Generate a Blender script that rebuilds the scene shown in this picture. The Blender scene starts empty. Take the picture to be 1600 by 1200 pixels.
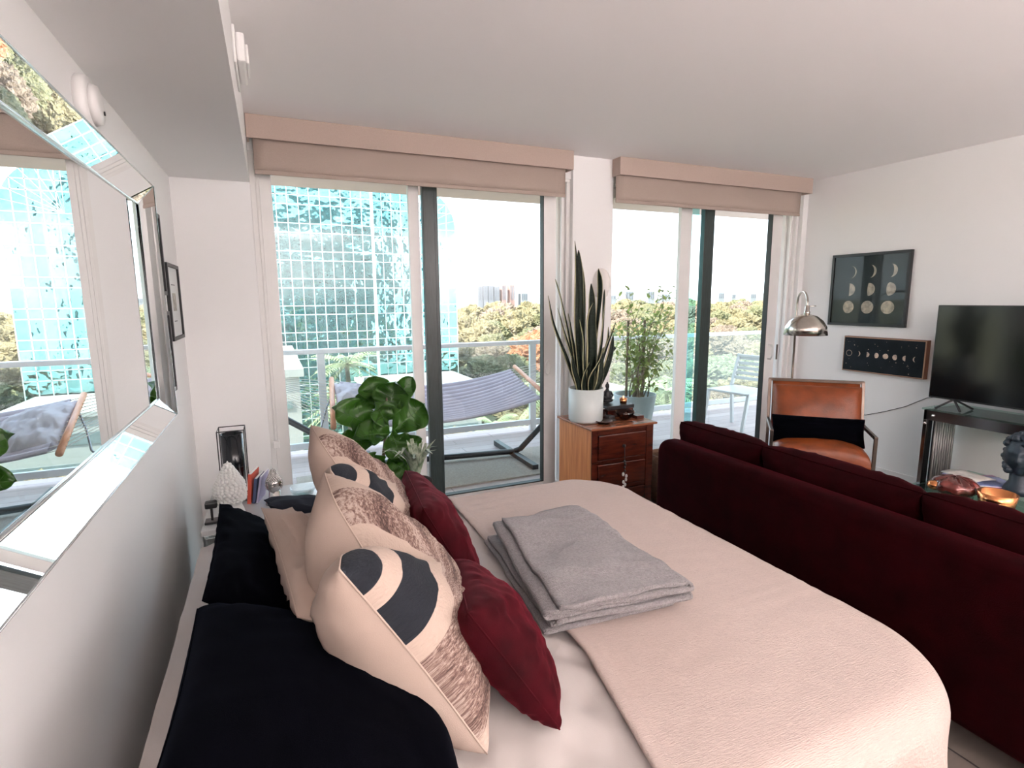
import bpy, bmesh, math, random
from mathutils import Vector, Matrix, noise
PI = math.pi; C = bpy.context.scene.collection; S = bpy.context.scene
V = Vector
random.seed(7)

# ------------------------------------------------------------------ camera
cam_d = bpy.data.cameras.new('camera'); cam = bpy.data.objects.new('camera', cam_d); C.objects.link(cam)
S.camera = cam
cam_d.sensor_width = 36; cam_d.lens = 850.11 / 1600 * 36; cam_d.clip_end = 9000; cam_d.clip_start = .02
YAW, PITCH, ROLL = 0.413123699, -0.155062958, 0.00789350
fw = V((math.sin(YAW)*math.cos(PITCH), math.cos(YAW)*math.cos(PITCH), math.sin(PITCH)))
rt = V((math.cos(YAW), -math.sin(YAW), 0)); dn = fw.cross(rt)
rr = math.cos(ROLL)*rt + math.sin(ROLL)*dn; dd = -math.sin(ROLL)*rt + math.cos(ROLL)*dn
mw = Matrix((rr, -dd, -fw)).transposed().to_4x4(); mw.translation = V((0, 0, 1.5)); cam.matrix_world = mw

# ------------------------------------------------------------------ world, sun, exposure
S.view_settings.view_transform = 'Standard'; S.view_settings.look = 'None'
S.view_settings.gamma = 1; S.view_settings.use_curve_mapping = False
S.view_settings.exposure = 3.68
S.cycles.max_bounces = 12; S.cycles.diffuse_bounces = 8; S.cycles.glossy_bounces = 6
S.cycles.transparent_max_bounces = 24; S.cycles.transmission_bounces = 6
S.cycles.use_denoising = True; S.cycles.sample_clamp_indirect = 8; S.cycles.caustics_reflective = False; S.cycles.caustics_refractive = False
W = bpy.data.worlds.new('sky'); S.world = W; W.use_nodes = True
SKY = 0.55
def world():
    nt = W.node_tree; n = nt.nodes; l = nt.links; bg = n['Background']
    tc = n.new('ShaderNodeTexCoord'); sx = n.new('ShaderNodeSeparateXYZ'); l.new(tc.outputs['Generated'], sx.inputs[0])
    mp = n.new('ShaderNodeMapping'); mp.inputs['Scale'].default_value = (1, 1, 3.2); l.new(tc.outputs['Generated'], mp.inputs[0])
    nz = n.new('ShaderNodeTexNoise'); nz.inputs['Scale'].default_value = 4.2; nz.inputs['Detail'].default_value = 7; nz.inputs['Roughness'].default_value = .55
    l.new(mp.outputs[0], nz.inputs['Vector'])
    cr = n.new('ShaderNodeValToRGB'); cr.color_ramp.elements[0].position = .40; cr.color_ramp.elements[1].position = .62
    l.new(nz.outputs['Fac'], cr.inputs[0])
    gr = n.new('ShaderNodeValToRGB'); e = gr.color_ramp.elements
    e[0].position = 0.0; e[0].color = (.50, .56, .60, 1); e[1].position = .9; e[1].color = (.22, .42, .72, 1)
    k = e.new(.10); k.color = (.50, .60, .68, 1); k = e.new(.35); k.color = (.36, .52, .70, 1)
    l.new(sx.outputs['Z'], gr.inputs[0])
    mx = n.new('ShaderNodeMix'); mx.data_type = 'RGBA'; l.new(cr.outputs[0], mx.inputs[0]); l.new(gr.outputs[0], mx.inputs[6]); mx.inputs[7].default_value = (.70, .70, .71, 1)
    l.new(mx.outputs[2], bg.inputs['Color']); bg.inputs['Strength'].default_value = SKY
world()
sd = bpy.data.lights.new('sun', 'SUN'); sd.energy = 1.5; sd.angle = .02; sd.color = (1, .93, .82)
sun = bpy.data.objects.new('sun', sd); C.objects.link(sun)
sun.rotation_euler = (math.radians(42), 0, math.radians(-72)); sun.location = (0, -20, 40)

# ------------------------------------------------------------------ helpers
def mat(name, col=(.8, .8, .8), rough=.6, metal=0, bump=0, bscale=200, var=0, vscale=8, sheen=0, sheencol=None, coat=0, spec=None, detail=4, stretch=None, col2=None):
    m = bpy.data.materials.new(name); m.use_nodes = True; nt = m.node_tree; n = nt.nodes; l = nt.links; b = n['Principled BSDF']
    b.inputs['Base Color'].default_value = (*col, 1); b.inputs['Roughness'].default_value = rough; b.inputs['Metallic'].default_value = metal
    if spec is not None: b.inputs['Specular IOR Level'].default_value = spec
    if sheen:
        b.inputs['Sheen Weight'].default_value = sheen; b.inputs['Sheen Roughness'].default_value = .35
        if sheencol: b.inputs['Sheen Tint'].default_value = (*sheencol, 1)
    if coat: b.inputs['Coat Weight'].default_value = coat; b.inputs['Coat Roughness'].default_value = .08
    if bump or var or col2:
        tc = n.new('ShaderNodeTexCoord'); mp = n.new('ShaderNodeMapping'); l.new(tc.outputs['Object'], mp.inputs[0])
        if stretch: mp.inputs['Scale'].default_value = stretch
    if var or col2:
        nz = n.new('ShaderNodeTexNoise'); nz.inputs['Scale'].default_value = vscale; nz.inputs['Detail'].default_value = detail
        l.new(mp.outputs[0], nz.inputs['Vector'])
        r = n.new('ShaderNodeValToRGB'); r.color_ramp.elements[0].position = .32; r.color_ramp.elements[1].position = .68
        lo = tuple(c*(1-var) for c in col) if not col2 else col; hi = tuple(min(1, c*(1+var)) for c in col) if not col2 else col2
        r.color_ramp.elements[0].color = (*lo, 1); r.color_ramp.elements[1].color = (*hi, 1)
        l.new(nz.outputs['Fac'], r.inputs[0]); l.new(r.outputs[0], b.inputs['Base Color'])
    if bump:
        n2 = n.new('ShaderNodeTexNoise'); n2.inputs['Scale'].default_value = bscale; n2.inputs['Detail'].default_value = 3
        l.new(mp.outputs[0], n2.inputs['Vector']); bp = n.new('ShaderNodeBump'); bp.inputs['Strength'].default_value = bump; bp.inputs['Distance'].default_value = .01
        l.new(n2.outputs['Fac'], bp.inputs['Height']); l.new(bp.outputs[0], b.inputs['Normal'])
    return m
def glass_mat(name, tint=(.95, .98, .97), ior=1.45, haze=0, hazecol=(1, 1, 1), fw_=.6):
    m = bpy.data.materials.new(name); m.use_nodes = True; nt = m.node_tree; n = nt.nodes; l = nt.links
    n.remove(n['Principled BSDF']); out = n['Material Output']
    t = n.new('ShaderNodeBsdfTransparent'); t.inputs[0].default_value = (*tint, 1)
    g = n.new('ShaderNodeBsdfGlossy'); g.inputs['Roughness'].default_value = .0; g.inputs[0].default_value = (1, 1, 1, 1)
    lw = n.new('ShaderNodeLayerWeight'); pw = n.new('ShaderNodeMath'); pw.operation = 'POWER'; pw.inputs[1].default_value = 5; l.new(lw.outputs['Facing'], pw.inputs[0])
    f = n.new('ShaderNodeMath'); f.operation = 'MULTIPLY_ADD'; r0 = ((ior-1)/(ior+1))**2; f.inputs[1].default_value = fw_; f.inputs[2].default_value = r0; l.new(pw.outputs[0], f.inputs[0])
    mx = n.new('ShaderNodeMixShader'); l.new(f.outputs[0], mx.inputs[0]); l.new(t.outputs[0], mx.inputs[1]); l.new(g.outputs[0], mx.inputs[2])
    last = mx
    if haze:
        d = n.new('ShaderNodeBsdfDiffuse'); d.inputs[0].default_value = (*hazecol, 1); m2 = n.new('ShaderNodeMixShader'); m2.inputs[0].default_value = haze
        l.new(mx.outputs[0], m2.inputs[1]); l.new(d.outputs[0], m2.inputs[2]); last = m2
    l.new(last.outputs[0], out.inputs[0]); return m

class MB:
    """collects geometry, then links it as one mesh object"""
    def __init__(s): s.v = []; s.f = []; s.m = []; s.uv = {}; s.sm = []
    def add(s, vs, fs, mi=0, sm=False):
        o = len(s.v); s.v += [V(x) for x in vs]
        for f in fs: s.f.append(tuple(i+o for i in f)); s.m.append(mi); s.sm.append(sm)
        return o
    def box(s, x0, x1, y0, y1, z0, z1, mi=0, M=None):
        vs = [V((x, y, z)) for z in (z0, z1) for y in (y0, y1) for x in (x0, x1)]
        if M: vs = [M @ v for v in vs]
        s.add(vs, [(0, 2, 3, 1), (4, 5, 7, 6), (0, 1, 5, 4), (2, 6, 7, 3), (0, 4, 6, 2), (1, 3, 7, 5)], mi); return s
    def tube(s, pts, r, n=10, mi=0, closed=False, cap=True):
        pts = [V(p) for p in pts]; k = len(pts); rings = []
        rs = r if isinstance(r, (list, tuple)) else [r]*k
        up = None; vs = []
        for i, p in enumerate(pts):
            if closed: t = pts[(i+1) % k]-pts[i-1]
            else: t = pts[min(i+1, k-1)]-pts[max(i-1, 0)]
            t = t.normalized() if t.length > 1e-9 else V((0, 0, 1))
            if up is None: up = V((0, 0, 1)) if abs(t.z) < .9 else V((1, 0, 0))
            a = t.cross(up); a = a.normalized() if a.length > 1e-6 else t.orthogonal().normalized(); b = a.cross(t); up = b
            vs += [p+rs[i]*(math.cos(2*PI*j/n)*a+math.sin(2*PI*j/n)*b) for j in range(n)]
        fs = []
        for i in range(k if closed else k-1):
            for j in range(n):
                fs.append((i*n+j, i*n+(j+1) % n, ((i+1) % k)*n+(j+1) % n, ((i+1) % k)*n+j))
        if cap and not closed: fs.append(tuple(range(n))[::-1]); fs.append(tuple((k-1)*n+j for j in range(n)))
        s.add(vs, fs, mi, True); return s
    def lathe(s, prof, c=(0, 0, 0), n=32, mi=0, M=None):
        c = V(c); vs = []; fs = []
        for r, z in prof:
            for j in range(n):
                p = V((r*math.cos(2*PI*j/n), r*math.sin(2*PI*j/n), z)); p = M @ p if M else p; vs.append(p+c)
        for i in range(len(prof)-1):
            for j in range(n): fs.append((i*n+j, i*n+(j+1) % n, (i+1)*n+(j+1) % n, (i+1)*n+j))
        if prof[0][0] > 1e-5: fs.append(tuple(range(n))[::-1])
        if prof[-1][0] > 1e-5: fs.append(tuple((len(prof)-1)*n+j for j in range(n)))
        s.add(vs, fs, mi, True); return s
    def grid(s, fn, nu, nv, mi=0, uv=False):
        vs = []; fs = []
        for j in range(nv+1):
            for i in range(nu+1): vs.append(V(fn(i/nu, j/nv)))
        for j in range(nv):
            for i in range(nu): a = j*(nu+1)+i; fs.append((a, a+1, a+nu+2, a+nu+1))
        o = s.add(vs, fs, mi, True)
        if uv:
            for j in range(nv+1):
                for i in range(nu+1): s.uv[o+j*(nu+1)+i] = (i/nu, j/nv)
        return s
    def prism(s, poly, z0, z1, mi=0, M=None):
        k = len(poly); vs = [V((x, y, z0)) for x, y in poly]+[V((x, y, z1)) for x, y in poly]
        if M: vs = [M @ v for v in vs]
        s.add(vs, [tuple(range(k))[::-1], tuple(range(k, 2*k))]+[(i, (i+1) % k, k+(i+1) % k, k+i) for i in range(k)], mi); return s
    def sphere(s, c, r, sc=(1, 1, 1), n=20, mi=0, fn=None, M=None):
        c = V(c); vs = []; fs = []; m = n//2
        for i in range(m+1):
            th = PI*i/m
            for j in range(n):
                d = V((math.sin(th)*math.cos(2*PI*j/n), math.sin(th)*math.sin(2*PI*j/n), -math.cos(th)))
                q = r*(fn(d) if fn else 1)*d; q = V((q.x*sc[0], q.y*sc[1], q.z*sc[2])); q = M @ q if M else q; vs.append(c+q)
        for i in range(m):
            for j in range(n): fs.append((i*n+j, i*n+(j+1) % n, (i+1)*n+(j+1) % n, (i+1)*n+j))
        s.add(vs, fs, mi, True); return s
    def build(s, name, m, parent=None, bevel=0, smooth=None, subd=0, loc=None, solid=0, seg=2):
        """vertices are given in world coordinates (or in the parent's own frame if it was placed with local=True)"""
        me = bpy.data.meshes.new(name)
        off = V((0, 0, 0))
        if parent is not None: off = V(parent.get('_o', (0, 0, 0))) if '_o' in parent else OFF.get(parent.name, V((0, 0, 0)))
        if loc is None and parent is None and s.v:
            xs = [v.x for v in s.v]; ys = [v.y for v in s.v]; zs = [v.z for v in s.v]
            loc = V(((min(xs)+max(xs))/2, (min(ys)+max(ys))/2, min(zs)))
        if parent is None: off = V(loc)
        me.from_pydata([v-off for v in s.v], [], s.f); me.update()
        ms = m if isinstance(m, (list, tuple)) else [m]
        for x in ms: me.materials.append(x)
        for p, mi, sm in zip(me.polygons, s.m, s.sm):
            p.material_index = mi; p.use_smooth = sm if smooth is None else smooth
        if s.uv:
            ul = me.uv_layers.new(name='UVMap')
            for lp in me.loops: ul.data[lp.index].uv = s.uv.get(lp.vertex_index, (0, 0))
        bm = bmesh.new(); bm.from_mesh(me); bmesh.ops.recalc_face_normals(bm, faces=bm.faces) if solid == 0 else None; bm.to_mesh(me); bm.free()
        o = bpy.data.objects.new(name, me); C.objects.link(o)
        if parent is not None: o.parent = parent; OFF[o.name] = off
        else: o.location = off; OFF[o.name] = off
        if solid: md = o.modifiers.new('s', 'SOLIDIFY'); md.thickness = solid; md.offset = 0
        if bevel: md = o.modifiers.new('b', 'BEVEL'); md.width = bevel; md.segments = seg; md.limit_method = 'ANGLE'; md.angle_limit = .7
        if subd: md = o.modifiers.new('u', 'SUBSURF'); md.levels = subd; md.render_levels = subd
        return o
OFF = {}
def tag(o, label=None, cat=None, group=None, kind=None):
    if label: o['label'] = label
    if cat: o['category'] = cat
    if group: o['group'] = group
    if kind: o['kind'] = kind
    return o
def thing(name, label, cat, loc=(0, 0, 0), rotz=0, group=None, local=False):
    o = bpy.data.objects.new(name, None); C.objects.link(o); o.empty_display_size = .05
    o.location = loc; o.rotation_euler = (0, 0, rotz); OFF[o.name] = V((0, 0, 0)) if (local or rotz) else V(loc)
    return tag(o, label, cat, group)
def struct(name, mb, m, **k): return tag(mb.build(name, m, **k), kind='structure')
def copy_tree(o, parent=None):
    c = o.copy(); C.objects.link(c); c.parent = parent
    for ch in list(o.children): copy_tree(ch, c)
    return c

# ------------------------------------------------------------------ materials
M = {}
M['wall'] = mat('white_paint', (.84, .84, .84), .55, bump=.03, bscale=90)
M['wall_in'] = M['wall']
M['ceil'] = mat('ceiling_paint', (.88, .86, .86), .8)
M['white'] = mat('white_frame', (.80, .79, .78), .35, var=.02)
M['gasket'] = mat('black_gasket', (.012, .014, .014), .5, var=.1)
M['darkstile'] = mat('dark_stile', (.035, .05, .05), .3, var=.25, vscale=30, stretch=(6, 6, .4))
M['shade'] = mat('beige_shade', (.42, .34, .295), .9, bump=.15, bscale=900, var=.04, vscale=300)
M['valance'] = mat('valance_fabric', (.47, .375, .325), .9, bump=.15, bscale=900, var=.04, vscale=300)
M['duvet'] = mat('cream_linen', (.50, .40, .36), .9, bump=.5, bscale=150, var=.04, vscale=90, stretch=(.5, 3, 1), sheen=.1)
M['sheet'] = mat('white_sheet', (.52, .475, .455), .8, bump=.08, bscale=500, var=.02)
M['black_velvet'] = mat('black_velvet', (.0011, .0012, .0026), .95, spec=.03, sheen=.018, sheencol=(.25, .35, .7), bump=.1, bscale=600, var=.2)
M['red_velvet'] = mat('burgundy_velvet', (.034, .0004, .0028), .8, spec=.12, sheen=.20, sheencol=(.8, .02, .08), bump=.15, bscale=500, var=.35, vscale=14)
M['cream'] = mat('cream_cotton', (.46, .355, .30), .9, bump=.1, bscale=500, var=.03)
M['towel'] = mat('grey_terry', (.30, .275, .28), .95, bump=1.0, bscale=260, var=.16, vscale=110, sheen=.3)
M['tan'] = mat('tan_leather', (.21, .045, .009), .42, bump=.12, bscale=120, var=.28, vscale=9)
M['chrome'] = mat('chrome', (.75, .74, .72), .12, 1, var=.03)
M['nickel'] = mat('brushed_nickel', (.62, .57, .52), .22, 1, var=.05, vscale=60)
M['bronze'] = mat('bronze_metal', (.17, .13, .11), .35, 1, var=.1)
M['black'] = mat('black_metal', (.012, .012, .014), .4, var=.1)
M['tvblack'] = mat('tv_screen', (.003, .004, .005), .12, var=.1)
M['pot'] = mat('white_glaze', (.55, .60, .60), .4, var=.03)
M['soil'] = mat('soil', (.02, .014, .01), .95, bump=.8, bscale=60, var=.3)
M['copper'] = mat('copper', (.85, .34, .14), .2, 1, var=.08)
M['mirror'] = mat('mirror', (.93, .95, .95), .0, 1)
M['glass'] = glass_mat('window_glass')
M['rail_glass'] = glass_mat('railing_glass', (.88, .93, .915), haze=.07, hazecol=(.85, .92, .89), fw_=.3)
M['table_glass'] = glass_mat('table_glass', (.72, .85, .80), 1.5)
M['clear'] = glass_mat('clear_glass', (.9, .92, .92), 1.5)
def wood(name, a, b, sc=(1, 1, .08), scale=18, rough=.4, bump=.05):
    return mat(name, a, rough, col2=b, vscale=scale, detail=6, stretch=sc, bump=bump, bscale=scale*3)
M['lit_side'] = wood('lit_side_wood', (.42, .125, .032), (.62, .23, .075), (6, 6, .5), 8)  # orange tone paints the light falling on the cabinet's left side
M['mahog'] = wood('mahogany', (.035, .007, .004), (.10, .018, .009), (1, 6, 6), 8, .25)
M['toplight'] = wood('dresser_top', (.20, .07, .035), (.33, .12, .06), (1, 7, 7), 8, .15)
M['woodframe'] = wood('walnut_frame', (.10, .035, .018), (.20, .07, .035), (6, 6, 1), 10)
M['spread'] = wood('hammock_wood', (.50, .22, .12), (.66, .32, .2), (6, 1, 6), 8)
M['ham'] = mat('hammock_fabric', (.44, .41, .48), .9, bump=.2, bscale=300, var=.06)
M['hamlight'] = mat('hammock_light', (.45, .43, .48), .9, var=.05)
M['rope'] = mat('white_rope', (.7, .68, .66), .9, var=.1)
M['leaf'] = mat('fig_leaf', (.020, .075, .010), .30, col2=(.06, .17, .025), vscale=7, bump=.25, bscale=30)
def translucent(m, col, fac):
    nt = m.node_tree; n = nt.nodes; l = nt.links; out = n['Material Output']; b = n['Principled BSDF']; t = n.new('ShaderNodeBsdfTranslucent'); t.inputs[0].default_value = (*col, 1)
    mx = n.new('ShaderNodeMixShader'); mx.inputs[0].default_value = fac; l.new(b.outputs[0], mx.inputs[1]); l.new(t.outputs[0], mx.inputs[2]); l.new(mx.outputs[0], out.inputs[0])
translucent(M['leaf'], (.20, .42, .05), .30)
M['leafback'] = mat('fig_leaf_back', (.11, .2, .07), .5, var=.15)

def floor_mat(name, a, b, gap, pw, pl, rot=0, rough=.4, axis='x'):
    m = bpy.data.materials.new(name); m.use_nodes = True; nt = m.node_tree; n = nt.nodes; l = nt.links; bs = n['Principled BSDF']
    tc = n.new('ShaderNodeTexCoord'); mp = n.new('ShaderNodeMapping'); l.new(tc.outputs['Object'], mp.inputs[0]); mp.inputs['Rotation'].default_value = (0, 0, rot)
    br = n.new('ShaderNodeTexBrick'); l.new(mp.outputs[0], br.inputs[0]); br.inputs['Scale'].default_value = 1; br.inputs['Brick Width'].default_value = pl; br.inputs['Row Height'].default_value = pw
    br.inputs['Mortar Size'].default_value = .004; br.inputs['Color1'].default_value = (*a, 1); br.inputs['Color2'].default_value = (*b, 1); br.inputs['Mortar'].default_value = (*gap, 1)
    nz = n.new('ShaderNodeTexNoise'); m2 = n.new('ShaderNodeMapping'); m2.inputs['Rotation'].default_value = (0, 0, rot); m2.inputs['Scale'].default_value = (1.2, 14, 1); l.new(tc.outputs['Object'], m2.inputs[0]); l.new(m2.outputs[0], nz.inputs[0]); nz.inputs['Scale'].default_value = 3; nz.inputs['Detail'].default_value = 6
    mx = n.new('ShaderNodeMix'); mx.data_type = 'RGBA'; mx.blend_type = 'MULTIPLY'; mx.inputs[0].default_value = .35; l.new(br.outputs[0], mx.inputs[6]); l.new(nz.outputs['Fac'], mx.inputs[7]); l.new(mx.outputs[2], bs.inputs['Base Color'])
    bs.inputs['Roughness'].default_value = rough; return m
M['floor'] = floor_mat('grey_plank_floor', (.23, .19, .17), (.30, .25, .22), (.05, .04, .04), .18, 1.2, PI/2, .35)
M['deck'] = floor_mat('balcony_tile', (.42, .33, .32), (.52, .42, .41), (.25, .2, .19), .15, .9, 0, .6)

# ------------------------------------------------------------------ the room
XL, XR, YW, ZC, YB = -.46, 4.52, 3.60, 2.52, -3.2
struct('floor', MB().box(XL-.15, XR+.15, YB-.15, 3.84, -.25, 0), M['floor'], loc=(0, 0, -.25))
struct('ceiling', MB().box(XL-.15, XR+.15, YB-.15, 3.84, ZC, ZC+.25), M['ceil'])
struct('wall_left', MB().box(XL-.15, XL, YB, 3.84, 0, ZC), M['wall'])
struct('wall_right', MB().box(XR, XR+.15, YB, 3.84, 0, ZC), M['wall'])
struct('wall_front', MB().box(XL-.15, XR+.15, YB-.15, YB, 0, ZC), M['wall'])
b = MB(); b.box(XL, -.06, YW, 3.84, 0, ZC); b.box(2.075, 2.422, YW, 3.84, 0, ZC); b.box(4.46, XR, YW, 3.84, 0, ZC)
b.box(-.06, 2.075, YW+.03, 3.84, 2.36, ZC); b.box(2.422, 4.46, YW+.03, 3.84, 2.36, ZC)
struct('wall_back', b, M['wall'])
struct('trim_1', MB().box(XL, -.06, YB, YW, 2.175, ZC), M['wall'])          # dropped soffit along the mirror wall
struct('baseboard_right', MB().box(XR-.014, XR, YB, YW, 0, .10), M['white'], bevel=.003)
struct('baseboard_left', MB().box(XL, XL+.014, YB, YW, 0, .10), M['white'], bevel=.003)
b = MB(); b.box(XL, -.06, YW-.014, YW, 0, .10); b.box(2.075, 2.422, YW-.014, YW, 0, .10); struct('baseboard_back', b, M['white'], bevel=.003)

def sliding_door(name, label, x0, x1, gl, l0, l1, d0, d1, gr, s1, teal, handle):
    """a pair of sliding glass panels; x0..x1 is the opening"""
    t = thing(name, label, 'sliding door', ((x0+x1)/2, 3.7, 0)); t['kind'] = 'structure'
    zt = 2.34
    b = MB(); b.box(x0, x1, 3.64, 3.82, 0, .035); b.box(x0, x1, 3.64, 3.82, zt, zt+.03)
    b.box(x0, x0+.03, 3.64, 3.82, .035, zt); b.box(x1-.03, x1, 3.64, 3.82, .035, zt)
    for yy in (3.655, 3.72, 3.785): b.box(x0+.03, x1-.03, yy, yy+.008, .035, .05)
    b.box(x1-.055, x1-.03, 3.67, 3.69, .035, zt); b.box(x1-.055, x1-.03, 3.73, 3.75, .035, zt); b.box(x1-.085, x1-.06, 3.77, 3.80, .035, zt)
    b.build('frame', M['white'], t, bevel=.002)
    # fixed (left) panel
    b = MB(); b.box(x0+.03, gl, 3.71, 3.75, .05, zt); b.box(l0, l1, 3.71, 3.75, .05, zt); b.box(gl, l0, 3.71, 3.75, .05, .11); b.box(gl, l0, 3.71, 3.75, zt-.07, zt)
    b.build('fixed_panel', M['white'], t, bevel=.003)
    MB().box(gl-.01, l0+.01, 3.727, 3.731, .10, zt-.06).build('glass_pane', M['glass'], t)
    # sliding (right) panel
    b = MB(); b.box(gr, s1, 3.665, 3.705, .05, zt); b.box(d1, gr, 3.665, 3.705, .05, .085); b.box(d1, gr, 3.665, 3.705, zt-.07, zt)
    p = b.build('sliding_panel', M['white'], t, bevel=.003)
    b = MB(); b.box(d0, d1-.025, 3.66, 3.71, .05, zt); b.box(d1-.025, d1, 3.672, 3.70, .05, zt)
    b.build('interlock_stile', M['darkstile'], t, bevel=.003)
    g = MB(); g.box(gr-.007, gr, 3.66, 3.71, .085, zt-.07); g.box(d1, gr, 3.66, 3.71, .085, .093)
    g.build('gasket', M['gasket'], t)
    MB().box(d1-.005, gr, 3.684, 3.688, .085, zt-.06).build('glass_pane', M['glass'], t)
    if teal: MB().box(l1, d0, 3.727, 3.731, .10, zt-.06).build('glass_pane', glass_mat('edge_glass', (.6, .85, .85)), t)
    if handle == 'round':
        b = MB(); b.lathe([(.0, 0), (.030, 0), (.030, .006), (.024, .006), (.022, .002), (0, .002)], (gr+.035, 3.665, .98), 24, M=Matrix.Diagonal((.75, 1, 2.0)).to_3x3() @ Matrix.Rotation(PI/2, 3, 'X'))
        b.build('pull_handle', M['white'], t)
    else:
        b = MB(); b.tube([(gr+.05, 3.665, 1.06), (gr+.045, 3.63, 1.06), (gr+.03, 3.60, 1.04), (gr+.025, 3.595, 1.0), (gr+.03, 3.60, .96), (gr+.045, 3.63, .93), (gr+.05, 3.665, .93)], .008)
        b.build('pull_handle', M['white'], t)
        MB().box(s1+.022, s1+.034, 3.655, 3.665, .92, 1.06).build('latch_strip', M['bronze'], t)
    return t
sliding_door('door_1', 'wide white framed sliding glass door nearest the mirror wall', -.06, 2.075, .055, .884, .955, .968, 1.073, 1.869, 1.973, 0, 'round')
sliding_door('door_2', 'white framed sliding glass door beside the leather armchair', 2.422, 4.46, 2.47, 3.175, 3.29, 3.38, 3.50, 4.165, 4.29, 1, 'bar')

def roller(label, x0, x1, s0, s1, zs):
    t = thing('roller_shade', label, 'window shade', ((x0+x1)/2, 3.55, zs), group=None)
    b = MB(); b.box(x0, x1, 3.495, 3.507, 2.395, ZC); b.box(x0, x0+.012, 3.507, YW, 2.395, ZC); b.box(x1-.012, x1, 3.507, YW, 2.395, ZC)
    b.build('valance', M['valance'], t, bevel=.002)
    b = MB(); b.grid(lambda u, v: (s0+(s1-s0)*u, 3.555+.001*math.sin(u*9+v*3), zs+.02+(2.47-zs-.02)*v), 24, 6)
    b.build('shade_cloth', M['shade'], t, solid=.002)
    MB().tube([(s0, 3.555, 2.45), (s1, 3.555, 2.45)], .03, 16).build('roller_tube', M['shade'], t)
    MB().box(s0, s1, 3.549, 3.561, zs, zs+.024).build('hem_bar', M['shade'], t, bevel=.003)
    return t
r1 = roller('wide beige roller shade with fabric valance above the door nearest the mirror', -.057, 2.02, -.028, 1.985, 2.215)
r2 = roller('beige roller shade with fabric valance above the door beside the armchair', 2.41, 4.43, 2.415, 4.36, 2.205)
b = MB(); b.tube([(-.012, 3.575, 2.2), (-.014, 3.575, 1.4), (-.016, 3.575, .64)], .0022, 6); b.tube([(-.030, 3.575, 2.2), (-.032, 3.575, 1.4), (-.034, 3.575, .64)], .0022, 6)
ch = thing('shade_chain', 'white bead chain of the left roller shade hanging beside the frame', 'chain', (-.024, 3.575, .6)); b.build('bead_chain', M['white'], ch)
MB().box(-.042, -.006, 3.565, 3.598, .60, .645).build('tension_clip', M['white'], ch, bevel=.004)

# soffit thermostat / intercom box and wall detector
b = MB(); b.box(-.06, -.044, 2.42, 2.66, 2.235, 2.34)
t = thing('alarm_box', 'small white alarm box on the side of the ceiling soffit', 'alarm', (-.05, 2.54, 2.27))
MB().box(-.06, -.050, 2.36, 2.68, 2.36, 2.49).build('backplate', M['white'], t, bevel=.004)
MB().box(-.05, -.020, 2.38, 2.64, 2.375, 2.475).build('housing', M['white'], t, bevel=.008)
MB().box(-.0205, -.010, 2.44, 2.60, 2.39, 2.46).build('lens', M['white'], t, bevel=.006)
t = thing('smoke_detector', 'round white smoke detector high on the wall above the mirror', 'smoke detector', (XL, 1.98, 2.06))
RX = Matrix.Rotation(PI/2, 3, 'Y')
MB().lathe([(0, 0), (.078, 0), (.078, .022), (.072, .03), (0, .03)], (XL, 2.03, 2.065), 40, M=RX).build('base_ring', M['white'], t)
MB().lathe([(0, .03), (.058, .03), (.052, .046), (.02, .05), (0, .05)], (XL, 2.03, 2.065), 36, M=RX).build('cover', M['white'], t)
MB().lathe([(0, .05), (.006, .05), (.006, .053), (0, .053)], (XL, 2.05, 2.05), 12, M=RX).build('indicator', M['black'], t)

# unseen uplights added behind the camera to brighten ceiling and walls
def fill_uplight(x, y, e, lab):
    t = thing('fill_lamp', lab, 'floor lamp', (x, y, 0))
    MB().lathe([(0, 0), (.15, 0), (.15, .02), (.02, .035), (0, .035)], (x, y, .001), 32).build('base', M['nickel'], t)
    MB().tube([(x, y, .03), (x, y, 1.26)], .012, 10).build('pole', M['nickel'], t)
    MB().lathe([(0, 1.24), (.04, 1.245), (.12, 1.28), (.17, 1.35), (.165, 1.35), (.115, 1.29), (.03, 1.255), (0, 1.255)], (x, y, 0), 40).build('bowl_shade', M['nickel'], t)
    m = bpy.data.materials.new('fill_bulb'); m.use_nodes = True; b = m.node_tree.nodes['Principled BSDF']; b.inputs['Emission Color'].default_value = (1, .80, .74, 1); b.inputs['Emission Strength'].default_value = 5
    MB().sphere((x, y, 1.29), .03, n=16).build('bulb', m, t)
    d = bpy.data.lights.new('fill_light', 'AREA'); d.shape = 'DISK'; d.size = .22; d.energy = e; d.color = (1, .90, .87)
    o = bpy.data.objects.new('fill_light', d); C.objects.link(o); o.parent = t; o.location = (0, 0, 1.335); o.rotation_euler = (PI, 0, 0)
fill_uplight(.45, -2.1, 13, 'added fill uplight nearer the mirror wall, unseen behind the viewer')
fill_uplight(3.3, -2.1, 16, 'added fill uplight nearer the television wall, unseen behind the viewer')

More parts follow.
